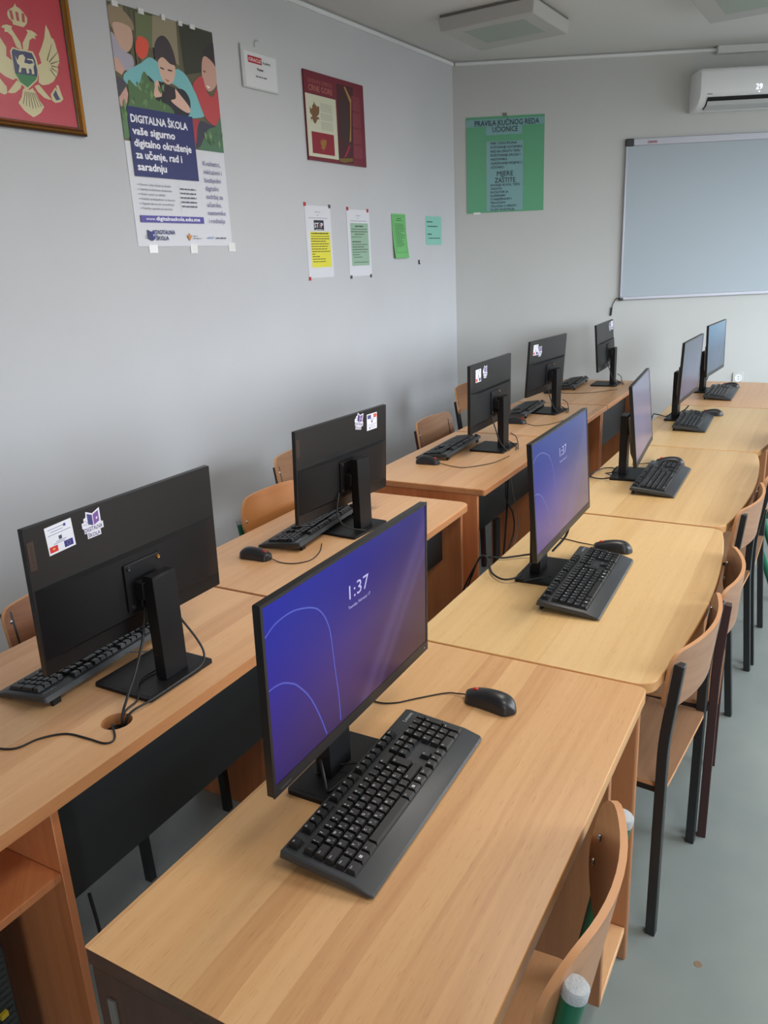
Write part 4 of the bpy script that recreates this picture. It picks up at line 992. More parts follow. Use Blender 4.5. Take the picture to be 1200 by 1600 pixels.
PHOTO=[((150, 140, 115), [(2.7822, 2.7107), (2.9191, 2.7158), (2.9106, 2.5402), (2.7605, 2.5878)]), ((60, 60, 50), [(2.9325, 2.7116), (3.1476, 2.7108), (3.1542, 2.579), (3.0419, 2.5324), (2.9411, 2.5076)]), ((108, 118, 82), [(2.6861, 2.7126), (2.7826, 2.713), (2.7589, 2.5786), (2.6725, 2.6027)]), ((80, 85, 60), [(2.6199, 2.722), (2.785, 2.7266), (2.7814, 2.7062), (2.6845, 2.7038)]), ((152, 134, 108), [(2.5357, 2.6857), (2.5573, 2.7066), (2.5886, 2.7153), (2.6214, 2.6972), (2.6594, 2.6689), (2.67, 2.6411), (2.6586, 2.6303), (2.6297, 2.6419), (2.5838, 2.6246), (2.5473, 2.6218), (2.5385, 2.6533)]), ((205, 168, 148), [(2.5559, 2.636), (2.5878, 2.6464), (2.6301, 2.6441), (2.653, 2.6335), (2.6562, 2.5998), (2.6441, 2.5674), (2.6145, 2.542), (2.5834, 2.5568), (2.5602, 2.5949)]), ((172, 166, 182), [(2.5371, 2.599), (2.5548, 2.5981), (2.5834, 2.5568), (2.6113, 2.5415), (2.6408, 2.5322), (2.6413, 2.493), (2.5924, 2.4723), (2.5386, 2.5108), (2.5366, 2.5486)]), ((210, 166, 150), [(2.5363, 2.5147), (2.5627, 2.5106), (2.5892, 2.4718), (2.5701, 2.4515), (2.5358, 2.4635)]), ((72, 72, 82), [(2.5356, 2.4463), (2.5851, 2.432), (2.5873, 2.4105), (2.5395, 2.369)]), ((206, 160, 150), [(2.5368, 2.3642), (2.5841, 2.41), (2.592, 2.3847), (2.579, 2.3477), (2.5407, 2.3253)]), ((226, 85, 66), [(2.675, 2.5989), (2.7007, 2.6174), (2.74, 2.6018), (2.7285, 2.5557), (2.6914, 2.5296), (2.6636, 2.5534)]), ((125, 190, 196), [(2.5815, 2.4532), (2.6189, 2.4807), (2.6819, 2.5126), (2.7396, 2.5442), (2.7906, 2.5302), (2.8709, 2.5155), (2.9008, 2.5248), (2.9545, 2.5002), (3.0209, 2.4036), (3.0443, 2.3672), (3.0268, 2.3455), (2.9415, 2.3333), (2.9301, 2.3537), (2.9517, 2.3949), (2.9207, 2.429), (2.8611, 2.4584), (2.7706, 2.4545), (2.6506, 2.4105), (2.5842, 2.4275)]), ((40, 40, 46), [(2.7004, 2.4712), (2.7438, 2.4552), (2.7694, 2.4086), (2.8579, 2.4393), (2.9231, 2.4436), (2.9563, 2.4003), (2.9268, 2.3341), (2.8186, 2.3335), (2.7266, 2.3572), (2.704, 2.4179)]), ((66, 56, 61), [(2.7678, 2.5534), (2.7759, 2.5994), (2.8014, 2.6307), (2.8373, 2.6426), (2.8678, 2.6202), (2.8878, 2.5735), (2.8886, 2.5367), (2.8537, 2.5381), (2.8152, 2.5546), (2.7861, 2.543)]), ((220, 180, 160), [(2.7853, 2.5383), (2.8156, 2.5569), (2.8537, 2.5381), (2.8842, 2.5314), (2.868, 2.478), (2.8322, 2.4533), (2.7998, 2.4656), (2.7857, 2.5023)]), ((70, 50, 45), [(2.7916, 2.5168), (2.815, 2.5136), (2.8139, 2.5075), (2.7921, 2.5114)]), ((70, 50, 45), [(2.8358, 2.5146), (2.8637, 2.5143), (2.8612, 2.5084), (2.8361, 2.5082)]), ((180, 110, 100), [(2.8116, 2.4743), (2.842, 2.4695), (2.8267, 2.4618)]), ((225, 182, 162), [(2.7329, 2.431), (2.7653, 2.4629), (2.7949, 2.4374), (2.7813, 2.3987), (2.7319, 2.3876)]), ((52, 40, 45), [(2.7714, 2.4592), (2.8659, 2.4451), (2.8592, 2.3973), (2.8408, 2.3808), (2.7887, 2.402)]), ((225, 182, 165), [(2.8353, 2.3895), (2.8659, 2.4029), (2.8688, 2.4408), (2.8911, 2.4251), (2.9485, 2.3752), (2.9372, 2.3522), (2.8878, 2.363)]), ((58, 48, 53), [(3.0672, 2.6178), (3.1169, 2.6646), (3.1538, 2.6616), (3.1477, 2.5731), (3.1202, 2.5882), (3.0923, 2.6077)]), ((206, 162, 146), [(3.0624, 2.5884), (3.0919, 2.6052), (3.1473, 2.5706), (3.1439, 2.4988), (3.0921, 2.461), (3.0636, 2.4776), (3.0497, 2.524)]), ((240, 230, 225), [(3.0728, 2.4862), (3.0991, 2.4801), (3.082, 2.4714)]), ((70, 50, 50), [(3.0631, 2.5453), (3.0779, 2.5418), (3.0747, 2.5365), (3.0621, 2.5394)]), ((192, 72, 76), [(2.9837, 2.4759), (3.0473, 2.5188), (3.0691, 2.4637), (3.1043, 2.439), (3.1465, 2.4794), (3.1519, 2.3597), (3.1084, 2.3145), (3.0857, 2.3221), (3.0426, 2.3473), (3.0025, 2.4304)]), ((170, 60, 66), [(2.9517, 2.3272), (3.0021, 2.3353), (2.9872, 2.2671), (2.9604, 2.22), (2.9374, 2.218)]), ((62, 60, 78), [(3.0001, 2.3228), (3.0849, 2.317), (3.1409, 2.3154), (3.084, 2.2615), (2.9907, 2.2177), (2.969, 2.2257)]), ((84, 116, 74), [(2.6019, 2.4388), (2.6519, 2.4173), (2.6928, 2.4834), (2.7233, 2.4522), (2.7482, 2.4422), (2.7384, 2.3862), (2.8176, 2.3686), (2.8322, 2.3304), (2.5949, 2.3141), (2.596, 2.372)]), ((96, 130, 90), [(2.5399, 2.3208), (2.5782, 2.3432), (2.5782, 2.2224), (2.5372, 2.2049)]), ((78, 116, 88), [(2.9907, 2.2177), (3.0495, 2.2933), (3.1084, 2.3145), (3.1511, 2.3546), (3.1517, 2.2007), (2.9588, 2.2099)])]
BOOK={'eagle': [(3.9101, 2.5239), (3.9189, 2.51), (3.9324, 2.5041), (3.9314, 2.4964), (3.9432, 2.5055), (3.9558, 2.5032), (3.954, 2.4764), (3.9449, 2.4601), (3.9222, 2.4498), (3.9471, 2.4489), (3.9493, 2.4377), (3.9314, 2.4376), (3.9185, 2.419), (3.907, 2.412), (3.8938, 2.4201), (3.8819, 2.4377), (3.8732, 2.4235), (3.8683, 2.4399), (3.8867, 2.4477), (3.8645, 2.4658), (3.8662, 2.4959), (3.8805, 2.4827), (3.8926, 2.4954), (3.8862, 2.5003), (3.9011, 2.5077)], 'eagle2': [(3.9748, 2.3477), (3.9841, 2.3329), (3.9962, 2.3419), (4.0087, 2.3352), (3.9999, 2.3109), (3.9878, 2.3019), (4.0018, 2.2953), (3.9831, 2.2937), (3.9738, 2.2772), (3.9646, 2.2921), (3.9464, 2.2925), (3.9586, 2.3033), (3.948, 2.3179), (3.9518, 2.3377), (3.9636, 2.3271)], 'photo': [(4.1355, 2.6459), (4.3068, 2.6466), (4.272, 2.2355), (4.1195, 2.2286), (4.1338, 2.4266)], 'drape': [(4.1627, 2.5484), (4.2019, 2.6241), (4.2498, 2.5594), (4.2529, 2.4393), (4.2451, 2.3653), (4.1945, 2.3403), (4.1607, 2.3895)], 'cord': [(4.2111, 2.6372), (4.2269, 2.6394), (4.2838, 2.5797), (4.2692, 2.441), (4.2605, 2.3585), (4.2433, 2.3488), (4.261, 2.4401), (4.2699, 2.5619)], 'pink': [(4.242, 2.3364), (4.2493, 2.3288), (4.203, 2.2716), (4.1781, 2.2615)], 'gold': [(4.1301, 2.2537), (4.2668, 2.2642), (4.2692, 2.2478), (4.1832, 2.2352), (4.1283, 2.2373)], 'cream': [(3.8319, 2.5618), (4.1213, 2.5529), (4.1206, 2.2388), (3.8307, 2.25)], 'flag': [(3.867, 2.3736), (4.0816, 2.3697), (4.084, 2.2562), (3.8715, 2.2668)], 'outline': [(3.8325, 2.6732), (4.426, 2.6511), (4.4049, 2.2215), (3.8257, 2.238)]}

# framed flag
t = thing('framed_flag', (0, 0, 0), 0, 'gold framed red flag picture with a double-headed eagle on the left wall', 'picture')
y0, y1, z0, z1 = 1.885, 2.3365, 2.1945, 2.712
b = MB(); prof = [(0, .002, M_GOLDD), (.0, .02, M_GOLDD), (.006, .026, M_GOLD), (.014, .020, M_GOLDD), (.020, .023, M_GOLD), (.027, .012, M_GOLDD), (.030, .010, M_GOLDD), (.030, .003, M_GOLDD)]
def ring(i): return [(y0+i, z0+i), (y1-i, z0+i), (y1-i, z1-i), (y0+i, z1-i)]
for (i0, d0, ma), (i1, d1, mb) in zip(prof, prof[1:]):
    A, B = ring(i0), ring(i1)
    for k in range(4):
        k2 = (k+1) % 4; b.poly([LW(*A[k], d0), LW(*A[k2], d0), LW(*B[k2], d1), LW(*B[k], d1)], ma)
b.build('frame', t)
s = Sheet(.006); red = flat((186, 28, 52), .5); gold = flat((206, 196, 150), .5); dk = flat((96, 70, 50))
s.card(y0+.026, y1-.026, z0+.026, z1-.026, red, d0=.003)
ax = 2.111
mir = lambda pts: [(2*ax-y, z) for y, z in reversed(pts)]
for k in ('tail', 'wing', 'leg', 'head', 'orb'):
    s.pg(EAGLE[k], gold)
    s.pg(mir(EAGLE[k]), gold)
# feather marks
for k in range(6):
    for sg in (1, -1):
        a = math.radians(62-k*21); c0 = (ax+sg*(.085), 2.418+.004*k); 
        p0 = (c0[0]+sg*.03*math.cos(a), c0[1]+.03*math.sin(a)); p1 = (c0[0]+sg*(.10-.006*k)*math.cos(a), c0[1]+(.10-.004*k)*math.sin(a)); n = (-math.sin(a)*.0018*sg, math.cos(a)*.0018)
        s.poly([LW(p0[0]-n[0], p0[1]-n[1], s.d+.0012), LW(p1[0]-n[0]*.3, p1[1]-n[1]*.3, s.d+.0012), LW(p1[0]+n[0]*.3, p1[1]+n[1]*.3, s.d+.0012), LW(p0[0]+n[0], p0[1]+n[1], s.d+.0012)][::sg], dk)
for k in range(-3, 4):
    y = ax+.004+k*.013; s.poly([LW(y-.001, 2.27+.012*abs(k)*.3, s.d+.0012), LW(y+.001, 2.27+.012*abs(k)*.3, s.d+.0012), LW(y*.5+.5*ax+.001, 2.325, s.d+.0012), LW(y*.5+.5*ax-.001, 2.325, s.d+.0012)], dk)
s.k = 16
s.pg(EAGLE['orbblue'], flat((50, 52, 100))); s.pg(EAGLE['crown'], gold)
for q in (-.022, 0, .022): s.pg([(ax+q-.006, 2.556), (ax+q+.006, 2.556), (ax+q*1.15+.006, 2.585), (ax+q*1.15-.006, 2.585)], flat((176, 70, 80)))
s.pg(EAGLE['shield'], gold); s.pg(EAGLE['blue'], flat((40, 48, 96))); s.pg(EAGLE['green'], flat((40, 122, 66))); s.pg(EAGLE['lion'], flat((214, 206, 170)))
s.build('print', t)
b = MB(); b.box(XL+.0145, XL+.0165, y0+.024, y1-.024, z0+.024, z1-.024, M_PGLASS); b.build('glass_pane', t)
# large school poster
t = thing('school_poster', (0, 0, 0), 0, 'tall poster with a photo of three children above a navy text block, left wall', 'poster')
s = Sheet(.0022); Wt = flat((217, 218, 226), .45)
s.card(2.540, 3.148, 1.780, 2.715, Wt)
s.rc(2.540, 3.148, 2.203, 2.715, flat((97, 92, 70), .45))
def soft(pts, n=4):
    P = [Vector((y, z, 0)) for y, z in pts]; k = len(P); out = []
    for i in range(k):
        p0, p1, p2, p3 = P[i-1], P[i], P[(i+1) % k], P[(i+2) % k]
        for q in range(n):
            u = q/n; out.append(.5*((2*p1)+(p2-p0)*u+(2*p0-5*p1+4*p2-p3)*u*u+(3*p1-p0-3*p2+p3)*u**3))
    return [(v.x, v.y) for v in out]
inpic = lambda pts: [(min(3.1478, max(2.5402, y)), max(2.2032, min(2.7148, z))) for y, z in pts]
rr = random.Random(11)
for i in range(16):                                   # blurred stems and trunks behind the children
    y = rr.uniform(2.60, 3.12); w = rr.uniform(.004, .014); z0 = rr.uniform(2.42, 2.5)
    s.pg(inpic([(y, z0), (y+w, z0), (y+w+rr.uniform(-.02, .02), 2.714), (y+rr.uniform(-.01, .01), 2.714)]), flat(rr.choice([(112, 108, 82), (84, 84, 62), (128, 120, 98), (74, 70, 56)]), .45))
for n, (c, pts) in enumerate(PHOTO):
    s.pg(inpic(pts if n in (0, 1, 2, 3) or len(pts) < 6 else soft(pts)), flat(c, .45))
for (y0, y1, z0, z1, k) in ((2.60, 2.80, 2.345, 2.43, 22), (3.02, 3.14, 2.21, 2.29, 16), (2.545, 2.57, 2.215, 2.33, 7)):
    for i in range(k):                                # leaves in front
        y = rr.uniform(y0, y1); z = rr.uniform(z0, z1); a = rr.uniform(.6, 2.5); l = rr.uniform(.02, .042); w = l*.22
        d = (math.cos(a), math.sin(a)); nn = (-d[1], d[0])
        s.pg(inpic([(y, z), (y+d[0]*l*.5+nn[0]*-w, z+d[1]*l*.5-nn[1]*w), (y+d[0]*l, z+d[1]*l), (y+d[0]*l*.5+nn[0]*w, z+d[1]*l*.5+nn[1]*w)]), flat(rr.choice([(104, 140, 88), (70, 104, 66), (88, 124, 76), (124, 152, 104)]), .45))
s.rc(2.5705, 2.9545, 2.066, 2.338, flat((40, 44, 104), .45))
tw = flat((236, 236, 246), .5)
for i, (tt, wd) in enumerate((('DIGITALNA ŠKOLA', .330), ('vaše sigurno', .243), ('digitalno okruženje', .336), ('za učenje, rad i', .268), ('saradnju', .165))):
    s.tx(tt, 2.5855+.0015*i, 2.2785-.0468*i, tw, w=wd, h=.0305, bold=.038)
pu = flat((92, 88, 140)); gy = flat((104, 104, 120)); nv = flat((40, 44, 104), .45)
for i, tt in enumerate(('Kvalitetni,', 'inkluzivni i', 'bezbjedni', 'digitalni', 'sadržaj za', 'učenike,', 'nastavnike', 'i roditelje')): s.tx(tt, 2.994, 2.1365-.0362*i, pu, h=.0215)
for i, tt in enumerate(('Kursevi i video lekcije za učenike', 'Sadržaji za inkluzivno obrazovanje', 'Kutak i savjeti za roditelje', 'Podrška za bezbjednost na internetu', 'Digitalni alati za rad i komunikaciju', 'Podrška i uputstva za nastavnike')):
    s.tx(tt, 2.5905, 2.0295-.0192*i, gy, h=.0098); s.rc(2.578, 2.5815, 2.0315-.0192*i, 2.035-.0192*i, nv)
s.rc(2.819, 2.8198, 1.925, 2.042, gy)
for i in range(5): s.words(2.829, 2.925, 2.0235-.0185*i, .0062, gy, 30+i)
s.rc(2.5700, 2.9590, 1.8800, 1.9085, flat((84, 72, 160), .45))
s.tx('www.', 2.600, 1.8888, tw, w=.056, h=.014); s.tx('digitalnaskola.edu.me', 2.660, 1.8888, tw, w=.272, h=.0165, bold=.03)
s.pg([(2.599, 1.812), (2.622, 1.803), (2.622, 1.840), (2.599, 1.850)], nv); s.pg([(2.623, 1.803), (2.640, 1.812), (2.640, 1.850), (2.623, 1.840)], flat((66, 70, 140)))
s.pg([(2.630, 1.822), (2.636, 1.826), (2.636, 1.832), (2.630, 1.830)], Wt)
for a, c in ((2.588, 1.823), (2.583, 1.816), (2.590, 1.812)): s.rc(a, a+.004, c, c+.004, nv)
s.tx('DIGITALNA', 2.645, 1.8315, nv, w=.118, h=.0175, bold=.03); s.tx('ŠKOLA', 2.645, 1.8065, nv, w=.076, h=.0175, bold=.03)
em = flat((206, 140, 80)); s.pg([(2.846, 1.812), (2.853, 1.803), (2.860, 1.812), (2.868, 1.826), (2.858, 1.828), (2.853, 1.840), (2.848, 1.828), (2.838, 1.826)], em)
s.words(2.876, 2.93, 1.812, .003, gy, 3); s.words(2.876, 2.905, 1.822, .003, gy, 4)
s.tx('unicef', 2.970, 1.812, flat((70, 120, 190)), w=.044, h=.013); s.words(3.030, 3.10, 1.812, .006, gy, 5)
s.build('sheet', t)
for (a, c0, c1, d0) in ((2.562, .030, 2.700, .02), (2.70, .03, 2.700, .022), (2.83, .02, 2.702, .022), (2.93, .022, 2.70, .02), (3.0, .03, 2.702, .018), (2.600, .05, 1.752, .034), (2.855, .045, 1.748, .04), (3.118, .048, 1.752, .042)):
    b = MB(); b.box(XL+.0006, XL+.0095 if c1 > 2 else XL+.0035, a, a+c0, c1, c1+d0, M_TAPE); b.build('tape', t)
# acrylic plaque
t = thing('acrylic_plaque', (0, 0, 0), 0, 'clear acrylic plaque with a red-logo certificate hanging from a wire hook', 'plaque')
s = Sheet(.012); s.card(3.331, 3.603, 2.5165, 2.7035, mat('acrylic', (205, 208, 210), .12), d0=.004); s.rc(3.352, 3.598, 2.524, 2.678, flat((220, 222, 226), .35)); s.build('plate', t)
s = Sheet(.0128); s.k = 2
s.rc(3.378, 3.482, 2.630, 2.661, flat((176, 36, 46))); s.tx('ORACLE', 3.384, 2.6375, flat((240, 220, 222)), w=.092, h=.0155, bold=.02); s.tx('Academy', 3.489, 2.6365, flat((70, 66, 72)), w=.060, h=.0145)
s.tx('Member', 3.443, 2.602, flat((50, 46, 52)), w=.048, h=.0125, bold=.02); s.words(3.428, 3.515, 2.571, .007, flat((120, 118, 124)), 9, .004)
s.build('certificate', t)
b = MB(); b.tube(smooth_path([LW(3.447, 2.700, .006), LW(3.447, 2.722, .006), LW(3.455, 2.736, .006), LW(3.468, 2.741, .006), LW(3.476, 2.734, .004)], 6), .0015, M_STEEL, 6); b.build('wire_hook', t, smooth=60)
# state symbols calendar-poster
t = thing('symbols_poster', (0, 0, 0), 0, 'dark red poster about state symbols, with a cream panel, high on the left wall', 'poster')
s = Sheet(.012); s.card(3.829, 4.418, 2.2255, 2.672, flat((112, 24, 44), .4), d0=.001)
cr = flat((206, 206, 184), .45)
s.pg(BOOK['photo'], flat((74, 26, 34))); s.pg(BOOK['drape'], flat((60, 38, 36))); s.pg(BOOK['cord'], flat((170, 128, 70))); s.pg(BOOK['pink'], flat((170, 30, 70))); s.pg(BOOK['gold'], flat((120, 96, 40)))
s.rc(3.831, 4.121, 2.245, 2.558, cr); s.pg(BOOK['eagle'], flat((120, 84, 52))); s.rc(3.868, 4.083, 2.262, 2.372, flat((140, 20, 40), .45)); s.pg(BOOK['eagle2'], flat((150, 110, 50)))
s.k += 1
g2 = flat((160, 164, 148))
for i in range(22):
    if i in (7, 14): continue
    s.words(3.965, 4.08, 2.520-.0062*i, .0024, g2, 60+i, .003, (.01, .03))
lt = flat((168, 96, 84)); s.tx('DRŽAVNI SIMBOLI', 3.865, 2.615, lt, w=.225, h=.020); s.tx('CRNE GORE', 3.865, 2.576, flat((190, 120, 104)), w=.225, h=.030)
for i in range(34):
    if i % 9 == 8: continue
    s.words(4.285, 4.375, 2.595-.0098*i, .0040, flat((150, 74, 84)), 100+i, .003, (.03, .07))
s.build('sheet', t)
# two taped notices
def pins(t, pts):
    for (y, z, c) in pts:
        b = MB(); b.box(XL+.0004, XL+.0032, y-.010, y+.010, z-.010, z+.010, flat(c)); b.build('corner_sticker', t)
blk = flat((40, 40, 36)); rd, dg = (178, 44, 44), (72, 66, 70)
t = thing('notice_sheet', (0, 0, 0), 0, 'white notice with a black STOP sign above a yellow text box', 'notice', 'notices taped to the left wall')
s = Sheet(.002); s.card(3.768, 4.016, 1.601, 1.9905, M_PAPER); s.rc(3.846, 3.942, 1.8595, 1.9135, flat((30, 30, 40)))
s.tx('ST', 3.851, 1.874, Wt, w=.040, h=.026, bold=.03); s.tx('P', 3.912, 1.874, Wt, w=.020, h=.026, bold=.03)
s.pg([(3.896, 1.873), (3.904, 1.873), (3.906, 1.886), (3.902, 1.896), (3.898, 1.896), (3.894, 1.886)], flat((190, 60, 60))); s.rc(3.8985, 3.9015, 1.8985, 1.9045, flat((200, 170, 150)))
s.words(3.86, 3.93, 1.8625, .003, flat((200, 200, 200)), 2, .002)
s.rc(3.804, 3.997, 1.6575, 1.851, flat((228, 220, 60), .5)); s.k += 1
for i, (a, c, hh) in enumerate(((3.815, 3.985, .006), (3.812, 3.990, .003), (3.81, 3.99, .0045), (3.81, 3.95, .0045), (3.81, 3.985, .004), (3.81, 3.97, .004), (3.81, 3.96, .004), (3.812, 3.99, .004), (3.812, 3.84, .004), (3.814, 3.89, .004), (3.814, 3.94, .004), (3.816, 3.94, .004))):
    s.words(a, c, 1.839-.0138*i, hh, blk, 200+i, .003, (.012, .03))
for i, (a, c) in enumerate(((3.86, 3.915), (3.88, 3.90), (3.80, 3.98))): s.words(a, c, 1.955-.016*i, .003, flat((130, 130, 150)), 220+i, .003)
s.build('sheet', t); pins(t, ((3.772, 1.996, rd), (4.008, 1.990, dg), (3.775, 1.598, rd)))
t = thing('notice_sheet', (0, 0, 0), 0, 'white notice with a grey green text box, right of the STOP notice', 'notice', 'notices taped to the left wall')
s = Sheet(.002); s.card(4.183, 4.437, 1.5955, 1.9805, M_PAPER); s.rc(4.216, 4.416, 1.6565, 1.904, flat((150, 182, 158), .5)); s.k += 1
for i, (a, c, hh) in enumerate(((4.27, 4.36, .008), (4.225, 4.405, .004), (4.222, 4.405, .005), (4.26, 4.37, .005), (4.225, 4.34, .003), (4.23, 4.23, .003), (4.23, 4.33, .0065), (4.228, 4.405, .004), (4.23, 4.36, .005), (4.23, 4.40, .005), (4.23, 4.39, .004), (4.23, 4.31, .004), (4.24, 4.34, .004), (4.24, 4.24, .004), (4.24, 4.40, .004))):
    s.words(a, c, 1.882-.0148*i, hh, flat((70, 84, 74)), 240+i, .003, (.012, .03))
for i, (a, c) in enumerate(((4.28, 4.335), (4.295, 4.31), (4.22, 4.405))): s.words(a, c, 1.945-.015*i, .003, flat((130, 130, 150)), 260+i, .003)
s.build('sheet', t); pins(t, ((4.195, 1.984, rd), (4.418, 1.978, rd), (4.200, 1.592, dg), (4.425, 1.592, dg)))
t = thing('notice_sheet', (0, 0, 0), 0, 'narrow bright green leaflet curling off the left wall', 'notice', 'notices taped to the left wall')
s = MB(); gm = flat((112, 186, 112), .5); n = 10; L = []
for i in range(n+1):
    z = 1.97-.2785*i/n; d = .004+.016*(max(0, i/n-.2)/.8)**2
    L.append((z, d, 4.706+.010*i/n))
vs = []
for z, d, a in L: vs += [LW(a, z, d), LW(a+.180, z, d), LW(a, z, d-.0012), LW(a+.180, z, d-.0012)]
fs = []
for i in range(n):
    k = 4*i; fs += [(k, k+4, k+5, k+1), (k+2, k+3, k+7, k+6), (k, k+2, k+6, k+4), (k+1, k+5, k+7, k+3)]
s.add(vs, fs+[(0, 1, 3, 2), (4*n, 4*n+2, 4*n+3, 4*n+1)], gm)
gd = flat((60, 120, 66)); rr = random.Random(5)
def leaf_bar(a, w, z, h):
    f = (1.97-z)/.2785; d = .0045+.016*(max(0, f-.2)/.8)**2+.0006; f2 = (1.97-z-h)/.2785; d2 = .0045+.016*(max(0, f2-.2)/.8)**2+.0006; o = .010*f
    s.poly([LW(4.706+o+a, z, d), LW(4.706+o+a+w, z, d), LW(4.706+o+a+w, z+h, d2), LW(4.706+o+a, z+h, d2)], gd)
leaf_bar(.06, .06, 1.938, .006); leaf_bar(.05, .08, 1.926, .005)
for i in range(17): leaf_bar(.035, rr.uniform(.07, .125), 1.905-.0088*i, .0035)
for z in (1.955, 1.727): leaf_bar(.022, .142, z, .0018)
for i in range(20):
    leaf_bar(.022, .0016, 1.73+.0112*i, .0112); leaf_bar(.1625, .0016, 1.73+.0112*i, .0112)
s.build('leaflet', t)
t = thing('notice_sheet', (0, 0, 0), 0, 'small turquoise card with two short text lines, nearest the room corner', 'notice', 'notices taped to the left wall')
s = Sheet(.002); ol = rrect(5.173, 5.412, 1.7735, 1.966, (.02, .02, .006, .006), 4)
s.prism(ol, 0, .0012, flat((136, 198, 184), .5), lambda a, c, z: LW(a, c, .0008+z)); dk2 = flat((52, 84, 78))
for i, (a, c, z, h) in enumerate(((5.19, 5.28, 1.924, .008), (5.20, 5.35, 1.895, .007), (5.20, 5.26, 1.842, .008), (5.21, 5.39, 1.816, .006))): s.words(a, c, z, h, dk2, 300+i, .003, (.02, .04))
s.build('card', t)
b = MB(); b.tube([LW(5.058, 1.650, .004), LW(5.055, 1.676, .007)], .0045, M_TUBEB, 8); b.tube([LW(5.057, 1.651, .0003), LW(5.066, 1.650, .008)], .004, M_TUBEB, 8)
tag(b.build('wall_hook', smooth=40), 'small dark hook on the left wall below the leaflets', 'hook')

# ------------------------------------------------------------------ far wall
def FW(s, z, d): return tuple(far(s, z, d))
class FSheet(MB):
    def __init__(s, d): super().__init__(); s.d = d; s.k = 1
    def rc(s, a, c, z0, z1, mt): s.k += 1; s.poly([FW(a, z0, s.d+.0003*s.k), FW(c, z0, s.d+.0003*s.k), FW(c, z1, s.d+.0003*s.k), FW(a, z1, s.d+.0003*s.k)], mt)
    def tx(s, string, a, z, mt, w=None, h=None, bold=0, align='L'): s.text(string, FW(a, z, s.d+.0003*(s.k+2)), FD, (0, 0, 1), mt, w=w, h=h, bold=bold, align=align)
# house rules poster
t = thing('rules_poster', (0, 0, 0), 0, 'big green poster of classroom rules on the whiteboard wall', 'poster')
s = FSheet(.004); gp = flat((84, 160, 120), .4); bl = flat((118, 164, 168), .4); ink = flat((30, 46, 62))
farbox(s, .092, .655, 1.988, 2.634, .001, .004, gp)
s.rc(.094, .652, 2.570, 2.618, bl); s.rc(.235, .495, 2.512, 2.5705, bl); s.rc(.236, .502, 1.998, 2.470, bl); s.k += 1
s.tx('PRAVILA KUĆNOG REDA', .385, 2.574, ink, w=.462, h=.037, align='C', bold=.01); s.tx('UČIONICE', .372, 2.531, ink, w=.182, h=.035, align='C', bold=.01)
for i, tt in enumerate(('MIR I DISCIPLINA', 'POŠTOVANJE GOVORNIKA', 'RAD NA ZADATU TEMU', 'POŠTOVANJE DRUGA I', 'NASTAVNIKA', 'ODRŽAVANJE HIGIJENE U', 'UČIONICI')): s.tx(tt, .268, 2.4485-.0268*i, ink, w=min(.228, .0118*len(tt)), h=.0165, bold=.015)
s.tx('MJERE', .372, 2.236, ink, w=.118, h=.034, align='C', bold=.01); s.tx('ZAŠTITE', .372, 2.191, ink, w=.150, h=.034, align='C', bold=.01)
for i, tt in enumerate(('DAVANJE NOVOG, TEŽEG', 'ZADATKA', 'RAZGOVOR SA', 'RAZREDNIM', 'STARJEŠINOM I', 'PEDAGOGOM', 'ODLAZAK U UPRAVU', 'POZIV RODITELJA')): s.tx(tt, .266, 2.1675-.0242*i, ink, w=min(.215, .0118*len(tt)), h=.016, bold=.015)
s.build('sheet', t)
b = MB(); farbox(b, .357, .384, 2.630, 2.654, .001, .008, mat('hanger_clip', (112, 128, 112), .5)); b.build('hanger', t, bevel=.002)
b = MB(); farbox(b, .14, .19, 1.978, 1.993, .001, .006, M_TAPE); b.build('tape', t)
# whiteboard
t = thing('whiteboard', (0, 0, 0), 0, 'large whiteboard in an aluminium frame on the far wall', 'whiteboard')
s0, s1, z0, z1 = 1.240, 3.04, 1.315, 2.436
b = MB(); farbox(b, s0+.01, s1-.01, z0+.01, z1-.01, .004, .016, M_BOARD); b.build('writing_surface', t)
for (a, c, e, f) in ((s0, s1, z1-.046, z1), (s0, s1, z0, z0+.024), (s0, s0+.014, z0+.024, z1-.046), (s1-.014, s1, z0+.024, z1-.046)):
    b = MB(); farbox(b, a, c, e, f, .002, .024, M_ALU); b.build('frame_bar', t, bevel=.003)
for (a, e, hh, ww) in ((s0-.002, z1-.048, .050, .058), (s0-.003, z0-.004, .022, .03), (s1-.056, z1-.048, .050, .058)):
    b = MB(); farbox(b, a, a+ww, e, e+hh, .001, .028, M_BLKP); b.build('corner_cap', t, bevel=.005)
s = FSheet(.0245); s.k = 0; s.tx('ORION', s0+.152, z1-.034, flat((150, 40, 60)), w=.066, h=.017, bold=.03); s.build('maker_mark', t)
b = MB(); b.tube(smooth_path([FW(1.238, 1.330, .014), FW(1.215, 1.325, .012), FW(1.195, 1.290, .010), FW(1.185, 1.250, .008), FW(1.180, 1.200, .006)], 6), .003, M_CABLE, 7)
b.tube([FW(1.186, 1.262, .008), FW(1.181, 1.205, .007)], .007, M_CABLE, 8)
tag(b.build('short_cable', smooth=60), 'short black cable hanging from the lower corner of the whiteboard', 'cable')
